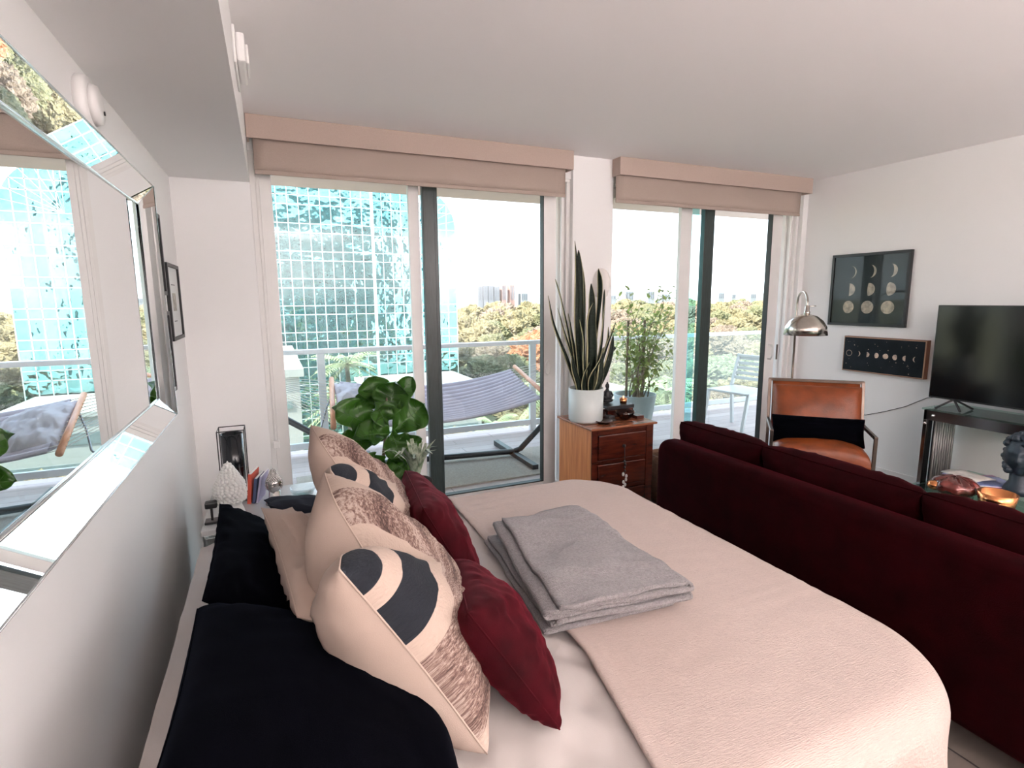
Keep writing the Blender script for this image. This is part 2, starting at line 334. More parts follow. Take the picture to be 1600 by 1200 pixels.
# ------------------------------------------------------------------ balcony
struct('floor', MB().box(-1.6, 8.5, 3.84, 5.62, -.25, .035), M['deck'])
M['soff'] = mat('pale_soffit', (.62, .50, .52), .8, var=.03)
struct('ceiling', MB().box(-1.6, 8.5, 3.84, 5.24, 2.47, 2.72), M['soff'])
MB_rug = MB(); MB_rug.box(.1, 2.5, 3.95, 4.72, .035, .047)
tag(MB_rug.build('outdoor_rug', mat('rug_weave', (.40, .36, .32), .95, bump=.8, bscale=250, var=.12, vscale=60)), 'flat beige outdoor rug on the balcony under the hammock', 'rug')
t = thing('balcony_railing', 'white balcony railing with frosted green glass panels', 'railing', (3.2, 5.42, .035)); RL = t
M['railw'] = mat('rail_white', (.62, .66, .70), .35, var=.03)
b = MB(); b.box(-1.6, 8.4, 5.37, 5.44, 1.005, 1.05); b.build('top_rail', M['railw'], t, bevel=.008)
b = MB(); b.box(-1.6, 8.4, 5.39, 5.43, .10, .16); b.build('bottom_rail', M['railw'], t, bevel=.004)
for x in (-1.5, .40, 2.62, 4.75, 6.85):
    MB().box(x-.035, x+.035, 5.385, 5.435, .035, 1.01).build('post', M['railw'], t, bevel=.004)
for x0, x1 in ((-1.46, .36), (.44, 2.58), (2.66, 4.71), (4.79, 6.81), (6.89, 8.4)):
    MB().box(x0, x1, 5.405, 5.413, .15, 1.0).build('glass_panel', M['rail_glass'], t)

# ------------------------------------------------------------------ far world
M['ground'] = mat('park_ground', (.17, .16, .07), .95, col2=(.24, .21, .12), vscale=.05, detail=10)
tag(MB().box(-3500, 3500, 8, 6000, -23, -22).build('park_ground', M['ground']), kind='structure')
# our own tower: facade above, below and beside the flat (the glass tower mirrors it)
M['fac'] = mat('facade_white', (.66, .65, .63), .8, var=.03)
M['facw'] = mat('facade_window', (.05, .07, .08), .1, var=.3, vscale=.4)
t = thing('apartment_building', 'white apartment building that holds this flat and its balcony', 'building', (1, 4, -22))
b = MB()
for x0, x1, z0, z1 in ((-26, -1.62, -22, 26), (8.52, 34, -22, 26), (-1.62, 8.52, 2.8, 26), (-1.62, 8.52, -22, -.3)):
    b.box(x0, x1, 3.2, 3.8, z0, z1)
b.build('wall', M['fac'], t)
b = MB(); b2 = MB(); bw = MB()
for k in range(-7, 8):
    z = k*3.0+.03
    if k != 0:
        b.box(-26, 34, 3.8, 5.3, z-.25, z)
        for xx in range(-25, 34, 5): bw.box(xx+.5, xx+4.2, 3.8, 3.84, z+.1, z+2.4)
        b2.box(-26, 34, 5.2, 5.26, z, z+1.05)
    else:
        for xx in (-24, -19, -14, -9, 10, 15, 20, 25, 29): bw.box(xx+.5, xx+4.2, 3.8, 3.84, z+.1, z+2.4)
b.build('balcony_slab', M['fac'], t); bw.build('window', M['facw'], t); b2.build('balcony_front', mat('balcony_front', (.5, .6, .6), .3, var=.05), t)

# glass tower across the street
def tower():
    t = thing('glass_tower', 'tall teal mirrored glass tower with rounded top corner and white grid', 'building', (6, 84, -22))
    m = bpy.data.materials.new('teal_mirror_glass'); m.use_nodes = True; nt = m.node_tree; n = nt.nodes; l = nt.links; bs = n['Principled BSDF']
    bs.inputs['Base Color'].default_value = (.2, .5, .52, 1); bs.inputs['Metallic'].default_value = 1.0; bs.inputs['Roughness'].default_value = .03
    tc = n.new('ShaderNodeTexCoord'); nz = n.new('ShaderNodeTexNoise'); nz.inputs['Scale'].default_value = .55; nz.inputs['Detail'].default_value = 2; l.new(tc.outputs['Object'], nz.inputs[0])
    vo = n.new('ShaderNodeTexWhiteNoise'); vo.noise_dimensions = '3D'; mp = n.new('ShaderNodeVectorMath'); mp.operation = 'SNAP'; mp.inputs[1].default_value = (1.35, 500, 3.6)
    l.new(tc.outputs['Object'], mp.inputs[0]); l.new(mp.outputs[0], vo.inputs[0])
    bp = n.new('ShaderNodeBump'); bp.inputs['Strength'].default_value = 1.0; bp.inputs['Distance'].default_value = .22; l.new(nz.outputs['Fac'], bp.inputs['Height']); l.new(bp.outputs[0], bs.inputs['Normal'])
    mx = n.new('ShaderNodeMix'); mx.data_type = 'RGBA'; l.new(vo.outputs['Value'], mx.inputs[0]); mx.inputs[6].default_value = (.13, .34, .355, 1); mx.inputs[7].default_value = (.22, .44, .45, 1); l.new(mx.outputs[2], bs.inputs['Base Color'])
    Y, x1, zt, R = 80.0, 26.0, 17.6, 6.0
    def outline(xa, xb, r, z0):
        p = [(xa, z0), (xb, z0)]
        for k in range(13): a = PI/2*k/12; p.append((xb-r+r*math.cos(a), zt-r+r*math.sin(a)))
        p.append((xa, zt)); return p
    RXZ = Matrix(((1, 0, 0), (0, 0, 1), (0, 1, 0)))
    MB().prism(outline(13.9, x1, R, -22), Y, Y+26, M=RXZ).build('glass_wing', m, t)
    MB().prism([(-34, -22), (13.9, -22), (13.9, zt+.6), (-34, zt+.6)], Y-.6, Y+25, M=RXZ).build('glass_wing', m, t)
    g = MB()
    def bars(xa, xb, y, clip):
        x = xb
        while x > xa:
            top = zt
            if clip and x > x1-R: top = zt-R+math.sqrt(max(0, R*R-(x-(x1-R))**2))
            g.box(x-.055, x+.055, y-.06, y+.02, -22, top); x -= 1.35
        z = -22; k = 0
        while z < zt:
            xe = xb
            if clip and z > zt-R: xe = x1-R+math.sqrt(max(0, R*R-(z-(zt-R))**2))
            g.box(xa, xe, y-.06, y+.02, z-.055, z+.055); z += (1.2, 2.4)[k % 2]; k += 1
    bars(13.9, x1, Y, True); bars(-34, 13.7, Y-.6, False)
    g.box(13.55, 13.95, Y-.7, Y-.5, -22, zt+.6)
    for k in range(8):
        a = PI/2*k/7; g.tube([(x1-R, Y-.03, zt-R), (x1-R+R*math.cos(a), Y-.03, zt-R+R*math.sin(a))], .04, 6)
    g.build('mullion_grid', mat('mullion_white', (.5, .55, .55), .4, var=.03), t)
tower()
# low neighbours
def lowblock(label, x0, x1, y0, y1, z1, louv, col):
    t = thing('low_building', label, 'building', ((x0+x1)/2, (y0+y1)/2, -22))
    m = mat('pale_stucco', col, .8, var=.04)
    MB().box(x0, x1, y0, y1, -22, z1).build('wall', m, t)
    b = MB(); b.box(x0-.3, x1+.3, y0-.3, y1+.3, z1, z1+.5); b.build('parapet', m, t)
    b = MB(); z = z1-1.6
    while z > -20:
        b.box(x0+.5, x1-.5, y0-.08, y0, z-louv, z); b.box(x1, x1+.08, y0+.5, y1-.5, z-louv, z); z -= 3.1
    b.build('dark_band', mat('band_glass', (.18, .22, .23), .2, var=.2), t)
lowblock('pale low parking building left of the palms, below the glass tower', -22, 1.4, 38, 58, -3.4, .5, (.40, .37, .37))
lowblock('white podium building at the foot of the glass tower', 10.5, 24.5, 66, 79, -9.8, 1.2, (.40, .40, .39))
lowblock('white flat roofed house among trees, beyond the snake plant', 52, 60, 84, 94, -15.5, .8, (.7, .68, .66))

# distant skyline
M['farwin'] = mat('far_window', (.12, .13, .16), .6, var=.05)
M['sk'] = [mat('far_concrete', c, .9, var=.03) for c in ((.17, .18, .21), (.28, .17, .155), (.23, .24, .26))]
def sky_block(x, w, h, mi, label, group=None):
    t = thing('distant_tower', label, 'building', (x, 900, -22), group=group)
    MB().box(x-w/2, x+w/2, 900, 915, -22, h).build('wall', M['sk'][mi], t)
    for k in range(3): MB().box(x-w/2+w*(k+.2)/3, x-w/2+w*(k+.7)/3, 899.6, 900, 0, h-2).build('window_strip', M['farwin'], t)
for i, (px, w, h, mi) in enumerate(((336, 9, 24, 0), (346, 9, 25, 0), (356, 9, 25, 0), (367, 10, 24, 0), (381, 8, 26, 1), (397, 9, 26, 1))):
    sky_block(px, w, h, mi, 'pinkish far tower right of the grey row on the horizon' if mi else 'grey far tower standing in the row of four on the horizon', 'far grey towers' if not mi else 'far pinkish towers')
for i in range(16):
    sky_block(415+random.random()*18+i*46, 10+random.random()*14, 6+random.random()*9, 2, 'tiny pale building in the hazy skyline beyond the trees', 'hazy far skyline')

# forest
def tree_mats(name, a, b):
    m = mat(name, a, .95, col2=b, vscale=1.3, detail=9, bump=1.0, bscale=3); 
    for nd in m.node_tree.nodes:
        if nd.type == 'BUMP': nd.inputs['Distance'].default_value = .8
    return m
TK = [('olive', 'olive green leafy tree', tree_mats('olive_leaves', (.08, .085, .04), (.235, .215, .115))),
      ('golden', 'golden dry crowned tree', tree_mats('golden_leaves', (.12, .10, .05), (.28, .23, .125))),
      ('pinkish', 'pinkish brown bare twigged tree', tree_mats('brown_twigs', (.12, .085, .06), (.27, .20, .15))),
      ('pale', 'pale green feathery tree', tree_mats('pale_leaves', (.10, .12, .065), (.25, .265, .165))),
      ('orange', 'orange red flowering tree', tree_mats('orange_leaves', (.30, .10, .05), (.5, .22, .12)))]
M['bark'] = mat('bark', (.16, .12, .09), .9, var=.3, vscale=2)
def tree_proto(i, seed):
    nm, lab, m = TK[i]
    t = thing('park_tree', '', 'tree')
    random.seed(seed); offs = V((seed*13.1, seed*7.7, 3))
    bm = bmesh.new(); bmesh.ops.create_icosphere(bm, subdivisions=5, radius=1)
    for v in bm.verts:
        d = v.co.normalized(); q = d*1.8+offs
        k = 1+.42*noise.noise(q)+.30*abs(noise.noise(q*2.7))+.20*abs(noise.noise(q*6.1))+.13*noise.noise(q*13)+.07*noise.noise(q*27)
        v.co = V((d.x*k*5.4, d.y*k*5.4, 7.6+d.z*k*(4.2 if d.z > 0 else 2.4)))
    me = bpy.data.meshes.new('crown'); bm.to_mesh(me); bm.free(); me.materials.append(m)
    o = bpy.data.objects.new('crown', me); C.objects.link(o); o.parent = t; OFF[o.name] = V((0, 0, 0))
    MB().tube([(0, 0, -.5), (.1, .05, 3), (0, .1, 7)], [.35, .28, .15], 8).build('trunk', M['bark'], t)
    return t
protos = [tree_proto(0, 1), tree_proto(0, 2), tree_proto(1, 3), tree_proto(1, 4), tree_proto(2, 5), tree_proto(3, 6), tree_proto(4, 8)]
used = set(); random.seed(11)
def blocked(x, y):
    return (x < 30 and 62 < y < 112 and x > -40) or (x < 6 and 34 < y < 62) or (50 < x < 62 and 70 < y < 96)
def place_tree(k, x, y, s, lab, grp):
    p = protos[k]
    if k in used: o = copy_tree(p)
    else: o = p; used.add(k)
    o.location = (x, y, -22); o.rotation_euler = (0, 0, random.random()*6); o.scale = (s, s, s*random.uniform(.85, 1.12))
    tag(o, lab, 'tree', grp); return o
y = 44; n = 0
while y < 400:
    step = 9.0+y*.04; x = y*-.02+2
    while x < y*1.22+6:
        xx = x+random.uniform(-.35, .35)*step; yy = y+random.uniform(-.4, .4)*step
        if not blocked(xx, yy):
            k = random.choice((0, 0, 1, 2, 2, 3, 4, 5, 5)) if y < 110 else random.choice((0, 1, 2, 2, 3, 3, 4))
            lab = {0: 'olive green leafy tree in the park below the balcony', 2: 'golden crowned tree in the park below the balcony', 4: 'pinkish brown twiggy tree in the park', 5: 'pale green feathery tree in the park nearer the balcony'}[{1: 0, 3: 2}.get(k, k)]
            place_tree(k, xx, yy, .60+random.random()*.14+y*.0024, lab, {0: 'olive park trees', 2: 'golden park trees', 4: 'brown twiggy park trees', 5: 'pale green park trees'}[{1: 0, 3: 2}.get(k, k)]); n += 1
        x += step*1.12
    y += step
place_tree(6, 55, 110, 1.25, 'orange red flowering tree right of the glass tower', None)
tag(protos[6], 'orange red flowering tree right of the glass tower', 'tree')
print('trees', n)

# palms
M['frond'] = mat('palm_frond', (.22, .27, .13), .6, col2=(.36, .40, .22), vscale=2)
def palm(label, x, y, z, s=1, seed=0):
    random.seed(seed)
    t = thing('palm_tree', label, 'palm tree', (x, y, -22))
    MB().tube([(x, y, -22.3), (x+.2, y, -14), (x, y, z)], [.3*s, .22*s, .18*s], 10).build('trunk', M['bark'], t)
    b = MB()
    for k in range(26):
        az = k*2.4+random.random()*.3; el = random.uniform(-.5, 1.1); L = 3.1*s*random.uniform(.85, 1.1); d = V((math.cos(az), math.sin(az), 0))
        sp = [V((x, y, z))+d*(L*q*math.cos(el*.6))+V((0, 0, L*(q*math.sin(el)-.55*q*q))) for q in [i/8 for i in range(9)]]
        b.tube(sp, [.04*s*(1-i/10) for i in range(9)], 5)
        side = d.cross(V((0, 0, 1)))
        for i in range(1, 9):
            for h in (0, .5):
                for sg in (-1, 1):
                    p = sp[i-1].lerp(sp[i], h); ll = .75*s*math.sin(PI*min(1, (i+h)/9.5)); tp = p+side*sg*ll+d*ll*.5+V((0, 0, -.35*ll)); w = d*.07*s
                    b.add([p-w, p+w, tp], [(0, 1, 2)])
    b.build('fronds', M['frond'], t)
palm('palm tree whose top shows just above the railing before the glass tower', 5.3, 45, -3.6, 1, 1)
palm('palm tree behind the hammock pillow, below the railing', 4.2, 36, -5.2, .9, 2)
palm('palm tree seen between the potted ficus and the door stile', 25.0, 30, -5.0, .85, 3)
palm('palm tree seen through the glass behind the white patio chair', 34.0, 33, -8.4, .9, 4)
palm('large palm tree to the right of the hammock beyond the railing', 20.5, 39, -6.6, 1.1, 5)
palm('palm tree behind the middle of the hammock beyond the railing', 17.5, 44, -9.6, 1, 6)

# ------------------------------------------------------------------ hammock on its stand
HAM_G = None
st = thing('hammock_stand', 'black steel hammock stand on the balcony floor', 'hammock stand', (1.1, 4.5, .035))
e0 = V((.74, 4.68, .09)); e1 = V((2.0, 4.52, .09)); dr = (e1-e0).normalized(); sd_ = V((-dr.y, dr.x, 0))
tipR = V((2.98, 4.36, 1.04)); tipL = V((-.60, 4.84, .98))
MB().tube([e0, e1], .026, 10).build('centre_bar', M['black'], st)
MB().tube([e1, e1+dr*.06+V((0, 0, .02)), tipR], .026, 10).build('arm', M['black'], st)
MB().tube([e0, e0-dr*.06+V((0, 0, .02)), tipL], .026, 10).build('arm', M['black'], st)
for e, q in ((e1, .46), (e0, .46)):
    b = MB(); R_ = Matrix.Rotation(math.atan2(sd_.y, sd_.x)+.12, 4, 'Z'); R_.translation = V((e.x, e.y, .062)); b.box(-q, q, -.028, .028, -.026, .026, M=R_); b.build('foot_bar', M['black'], st, bevel=.004)
hm = thing('hammock', 'grey lilac quilted hammock with wooden spreader bars and white ropes', 'hammock', (1.3, 4.5, .5))
HL0, HL1 = V((.445, 4.95, .80)), V((.365, 4.12, .60))      # spreader at the pillow end: far, near
HR0, HR1 = V((2.21, 4.93, .815)), V((2.13, 4.10, .67))    # spreader at the far end
def hb(u, v):
    a = HL0.lerp(HR0, u); c = HL1.lerp(HR1, u); p = a.lerp(c, v)
    p.z -= .30*4*u*(1-u)*(.35+.65*math.sin(PI*min(1, max(0, .15+v*.7)))) * .55
    p.z += .017*abs(math.sin(v*PI*13)); return p
MB().grid(lambda u, v: hb(.04+.92*u, v), 40, 120).build('quilted_bed', M['ham'], hm, solid=.012)
for a, c in ((HL0, HL1), (HR0, HR1)):
    d = (c-a).normalized(); MB().tube([a-d*.06, a.lerp(c, .5), c+d*.06], .021, 12).build('spreader_bar', M['spread'], hm)
b = MB()
for a, c, tip, s in ((HL0, HL1, tipL, 0), (HR0, HR1, tipR, 1)):
    end = tip+(V((.25, 0, -.06)) if s == 0 else V((-.16, .02, -.05)))
    for k in range(13):
        p = a.lerp(c, k/12); q = hb(.04 if s == 0 else .96, k/12); b.tube([q, p], .003, 5); b.tube([p, end], .0028, 5)
    b.tube([end, tip], .008, 6)
b.build('rope', M['rope'], hm)
t = thing('hammock_chain', 'dark chain hanging from the spreader bar at the pillow end of the hammock', 'chain', (.3, 4.5, .4))
MB().tube([V((.43, 4.75, .74)), V((.36, 4.62, .62)), V((.30, 4.45, .50)), V((.25, 4.40, .47)), V((.24, 4.38, .42))], .008, 6).build('chain_links', mat('chain_steel', (.25, .26, .28), .4, .8, var=.4, vscale=60), t)

def cushion(mb, p00, p10, p11, p01, T, n=44, pull=.07, pw=.5, chop=0, cu=.5, wr=.006, seed=0, side=1, asym=.5, rip=.006, mi_b=None, lean=0, drop=0, fold=0):
    """pillow spanning four corner points; u runs p00>p10, v runs p00>p01"""
    p00, p10, p11, p01 = map(V, (p00, p10, p11, p01)); nrm = ((p10-p00).cross(p01-p00)).normalized()*side
    def base(u, v):
        U = .5+(u-.5)*(1-pull*math.sin(PI*v)); Vv = .5+(v-.5)*(1-pull*math.sin(PI*u))
        if chop: Vv -= chop*math.exp(-((u-cu)/.17)**2)*max(0, v)**2.5
        p = p00*(1-U)*(1-Vv)+p10*U*(1-Vv)+p11*U*Vv+p01*(1-U)*Vv
        return p
    def H(u, v, sgn):
        a = max(0, (1-(2*u-1)**2)*(1-(2*v-1)**2)); h = T*(a**pw)
        q = V((u*5+seed*3.3, v*5, sgn*2.0+seed))
        h += a**.35*wr*2.2*noise.noise(q)+wr*a**.5*noise.noise(q*3.1)
        if fold: h += fold*a**.3*(max(0, 1-2.2*abs(noise.noise(V((u*2.2+v*1.5+seed, v*6-u*2.5, sgn+seed)))))**3-.25)
        ed = min(u, 1-u, v, 1-v); t = u if min(v, 1-v) < min(u, 1-u) else v
        h += rip*math.exp(-(ed/.10)**2*1.0)*(a**.2)*math.sin(t*46+6*noise.noise(q*1.3))*(.5+noise.noise(q*2))*2
        if chop: h += sgn*0-.35*chop*math.exp(-((u-cu)/.20)**2)*max(0, v)**3*a**.3
        return h
    xs = [.5-.5*math.cos(PI*i/n) for i in range(n+1)]
    for sgn, w in ((1, asym), (-1, 1-asym)):
        vs = []; fs = []
        for j in range(n+1):
            for i in range(n+1):
                u, v = xs[i], xs[j]; e = (i in (0, n)) or (j in (0, n))
                p = base(u, v)
                if not e: p = p+nrm*sgn*max(.002, 2*w*H(u, v, sgn))
                if drop: p.z -= drop*math.sin(PI*u)*math.sin(PI*v)
                vs.append(p)
        for j in range(n):
            for i in range(n): a = j*(n+1)+i; fs.append((a, a+1, a+n+2, a+n+1) if sgn > 0 else (a, a+n+1, a+n+2, a+1))
        o = mb.add(vs, fs, (0 if sgn > 0 else (1 if mi_b is not None else 0)), True)
        for j in range(n+1):
            for i in range(n+1): mb.uv[o+j*(n+1)+i] = (xs[i], xs[j])
    return mb
def seam(mb, p00, p10, p11, p01, r, pull=.07, chop=0, cu=.5):
    p00, p10, p11, p01 = map(V, (p00, p10, p11, p01)); pts = []
    for k in range(96):
        q = k/24; s_ = int(q); f_ = q-s_; u, v = ((f_, 0), (1, f_), (1-f_, 1), (0, 1-f_))[s_]
        U = .5+(u-.5)*(1-pull*math.sin(PI*v)); Vv = .5+(v-.5)*(1-pull*math.sin(PI*u))
        if chop: Vv -= chop*math.exp(-((u-cu)/.17)**2)*max(0, v)**2.5
        pts.append(p00*(1-U)*(1-Vv)+p10*U*(1-Vv)+p11*U*Vv+p01*(1-U)*Vv)
    mb.tube(pts, r, 6, closed=True); return mb
def pillow(name, label, cat, m, cs, T, group=None, piping=None, **k):
    b = MB(); cushion(b, *cs, T, **k)
    loc = sum((V(c) for c in cs), V((0, 0, 0)))/4; loc.z = min(c[2] for c in cs)
    o = b.build(name, m, loc=loc); tag(o, label, cat, group)
    sb = MB(); seam(sb, *cs, piping or .0025, k.get('pull', .07), k.get('chop', 0), k.get('cu', .5)); sb.build('seam', m[0] if isinstance(m, list) else m, o)
    return o
pillow('hammock_pillow', 'soft lilac grey pillow at the left end of the hammock', 'pillow', M['hamlight'], [(.45, 4.90, .79), (.40, 4.20, .60), (.80, 4.18, .55), (.86, 4.86, .70)], .09, wr=.02, rip=.01, side=-1)

# balcony plant, chair
t = thing('ficus_plant', 'leafy potted ficus tree growing on stakes outside the second door', 'plant', (3.3, 4.5, .035))
M['plpot'] = mat('grey_planter', (.30, .36, .38), .5, var=.06); M['fleaf'] = mat('ficus_leaf', (.16, .22, .06), .5, col2=(.34, .40, .15), vscale=9)
translucent(M['fleaf'], (.35, .42, .12), .4)
M['twig'] = mat('twig', (.23, .17, .12), .9, var=.2)
MB().lathe([(0, 0), (.14, 0), (.215, .50), (.20, .50), (.19, .46), (0, .46)], (3.34, 4.5, .036), 32).build('pot', M['plpot'], t)
MB().lathe([(0, 0), (.185, 0), (.185, .01), (0, .012)], (3.34, 4.5, .48), 24).build('soil', M['soil'], t)
for x, top in ((3.25, 1.28), (3.45, 1.28)): MB().tube([(x-.02, 4.5, .4), (x, 4.52, top)], .013, 8).build('stake', M['twig'], t)
random.seed(5); b = MB(); lf = MB(); tips = []
for k in range(20):
    p = V((3.34+random.uniform(-.1, .1), 4.5+random.uniform(-.1, .1), .48)); pts = [p.copy()]
    d = V((random.uniform(-.3, .38), random.uniform(-.3, .3), 1)); L = random.uniform(.5, 1.18)
    for i in range(8):
        d = (d+V((random.uniform(-.25, .25), random.uniform(-.25, .25), random.uniform(-.12, .12)))).normalized(); p = p+d*L/8; pts.append(p.copy())
        if i > 0:
            for q in range(9 if p.z > .85 else 4): tips.append(p+V((random.gauss(0, .075), random.gauss(0, .075), random.gauss(0, .06))))
    b.tube(pts, [.007*(1-i/11) for i in range(9)], 5)
b.build('stems', M['twig'], t)
def small_leaf(mb, p, L, az, el):
    R_ = Matrix.Rotation(az, 3, 'Z') @ Matrix.Rotation(el, 3, 'Y')
    o = [(0, 0, 0), (.3, .22, .03), (.7, .22, .02), (1, 0, -.06), (.7, -.22, .02), (.3, -.22, .03), (.5, 0, 0)]
    mb.add([p+R_ @ (V(q)*L) for q in o], [(0, 1, 6), (1, 2, 6), (2, 3, 6), (3, 4, 6), (4, 5, 6), (5, 0, 6)], 0, True)
for p in tips: small_leaf(lf, p, random.uniform(.05, .085), random.random()*6.3, random.uniform(-.6, .9))
lf.build('foliage', M['fleaf'], t)

t = thing('patio_chair', 'white metal patio chair on the balcony outside the second door', 'chair', (4.75, 4.45, .035), rotz=math.radians(8))
M['wmetal'] = mat('white_metal', (.50, .52, .53), .4, var=.02)
def sq(mb, pts, w=.016):
    for a, c in zip(pts, pts[1:]):
        a, c = V(a), V(c); d = (c-a); L = d.length; q = d.to_track_quat('Z', 'Y').to_matrix().to_4x4(); q.translation = a; mb.box(-w, w, -w, w, -w*.7, L+w*.7, M=q)
    return mb
for sy in (-.25, .25):
    sq(MB(), [(-.33, sy, 0), (-.24, sy, .44)]).build('leg', M['wmetal'], t, bevel=.003)
    sq(MB(), [(.20, sy, 0), (.16, sy, .46), (.27, sy, .80)]).build('leg', M['wmetal'], t, bevel=.003)
MB().box(-.27, .20, -.25, .25, .43, .455).build('seat', M['wmetal'], t, bevel=.006)
b = MB()
for k in range(5): b.box(.18+k*.02, .19+k*.02, -.24, .24, .53+k*.055, .565+k*.055)
b.box(.245, .275, -.265, .265, .78, .81); b.build('backrest', M['wmetal'], t, bevel=.003)

# ------------------------------------------------------------------ bed
random.seed(3)
bed = thing('bed', 'low king bed with white fitted sheet under the cream cover', 'bed', (.68, 1.58, 0))
MB().box(-.28, 1.60, .70, 2.46, .02, .20).build('bed_base', M['black'], bed, bevel=.01)
def rbox(mb, x0, x1, y0, y1, z0, z1, r, n=8):
    pts = []
    for cx, cy, a0 in ((x1-r, y1-r, 0), (x0+r, y1-r, PI/2), (x0+r, y0+r, PI), (x1-r, y0+r, 1.5*PI)):
        for k in range(n+1): a = a0+PI/2*k/n; pts.append((cx+r*math.cos(a), cy+r*math.sin(a)))
    return mb.prism(pts, z0, z1)
rbox(MB(), -.325, 1.60, .70, 2.50, .20, .482, .20).build('mattress', M['sheet'], bed, bevel=.05, seg=5, smooth=True)
def wrink(x, y, s=1): 
    return s*(.006*noise.noise(V((x*5, y*3, 1)))+.005*abs(noise.noise(V((x*9+y*4, y*5-x*3, 4))))+.004*noise.noise(V((x*14, y*9, 7))))
def drape(x0, x1, y0, y1, ztop, c, r, zlow, n, wr, flat_left=True, flare=.10, seed=0):
    ext = c+ (ztop-zlow)
    def fn(u, v):
        px = x0+(x1+ext*.9-c*.9-x0)*u if flat_left else x0-ext+(x1-x0+2*ext)*u
        py = (y0-ext+c)+(y1-y0+2*(ext-c))*v
        ix = min(px, x1-c); iy = min(max(py, y0+c), y1-c)
        e = V((px-ix, py-iy)); d = e.length; z = ztop
        nx, ny = (e/d) if d > 1e-6 else (0, 0)
        l0 = c-r
        if d <= l0: h = d
        elif d <= l0+r*PI/2: a = (d-l0)/r; h = l0+r*math.sin(a); z -= r*(1-math.cos(a))
        else:
            k = d-l0-r*PI/2; h = c+flare*k; z -= r+k*.97
            th = math.atan2(ny, nx); par = (ix*nx*0+ix+iy)*9+th*5
            h += min(1, k/.12)*(.013*math.sin(par+seed)+.008*math.sin(par*2.3+1))
        w = wr(ix+nx*h, iy+ny*h)
        z = max(z, zlow)
        return (ix+nx*h, iy+ny*h, z+w*(1 if d < c else .2))
    return fn
b = MB(); b.grid(drape(-.335, .98, .62, 2.525, .490, .10, .05, .30, 0, lambda x, y: wrink(x, y, 2.6)+.012*math.sin((x*1.5+y)*30+5*noise.noise(V((x*3, y*3, 0))))*max(0, min(1, (x-.55)/.2))*.5), 90, 130)
b.build('fitted_sheet', M['sheet'], bed)
def fold_x(v):  # left edge of the cover, slightly skewed
    return .745-.09*max(0, (.38-v)/.38)**1.3
cov = MB(); dfn = drape(.70, 1.695, .66, 2.575, .512, .32, .085, .10, 0, lambda x, y: wrink(x, y, .45)+.0016*math.sin(y*75+10*noise.noise(V((x*1.6, y*4, 2))))*max(0, .45+1.4*noise.noise(V((x*2, y*2, 9)))), flare=.03)
def cfn(u, v):
    p = V(dfn(u, v)); 
    if u < .25:
        y = p.y; sh = (.045 if y > 1.2 else .045-.11*min(1, (1.2-y)/.6)); p.x += sh*(1-u/.25)
        if u < .03: p.z += .006
    return p
cov.grid(cfn, 120, 170)
cv = cov.build('bed_cover', M['duvet'], solid=.010, loc=(1.2, 1.6, .1)); tag(cv, 'cream linen cover spread over the foot half of the bed', 'bedspread')

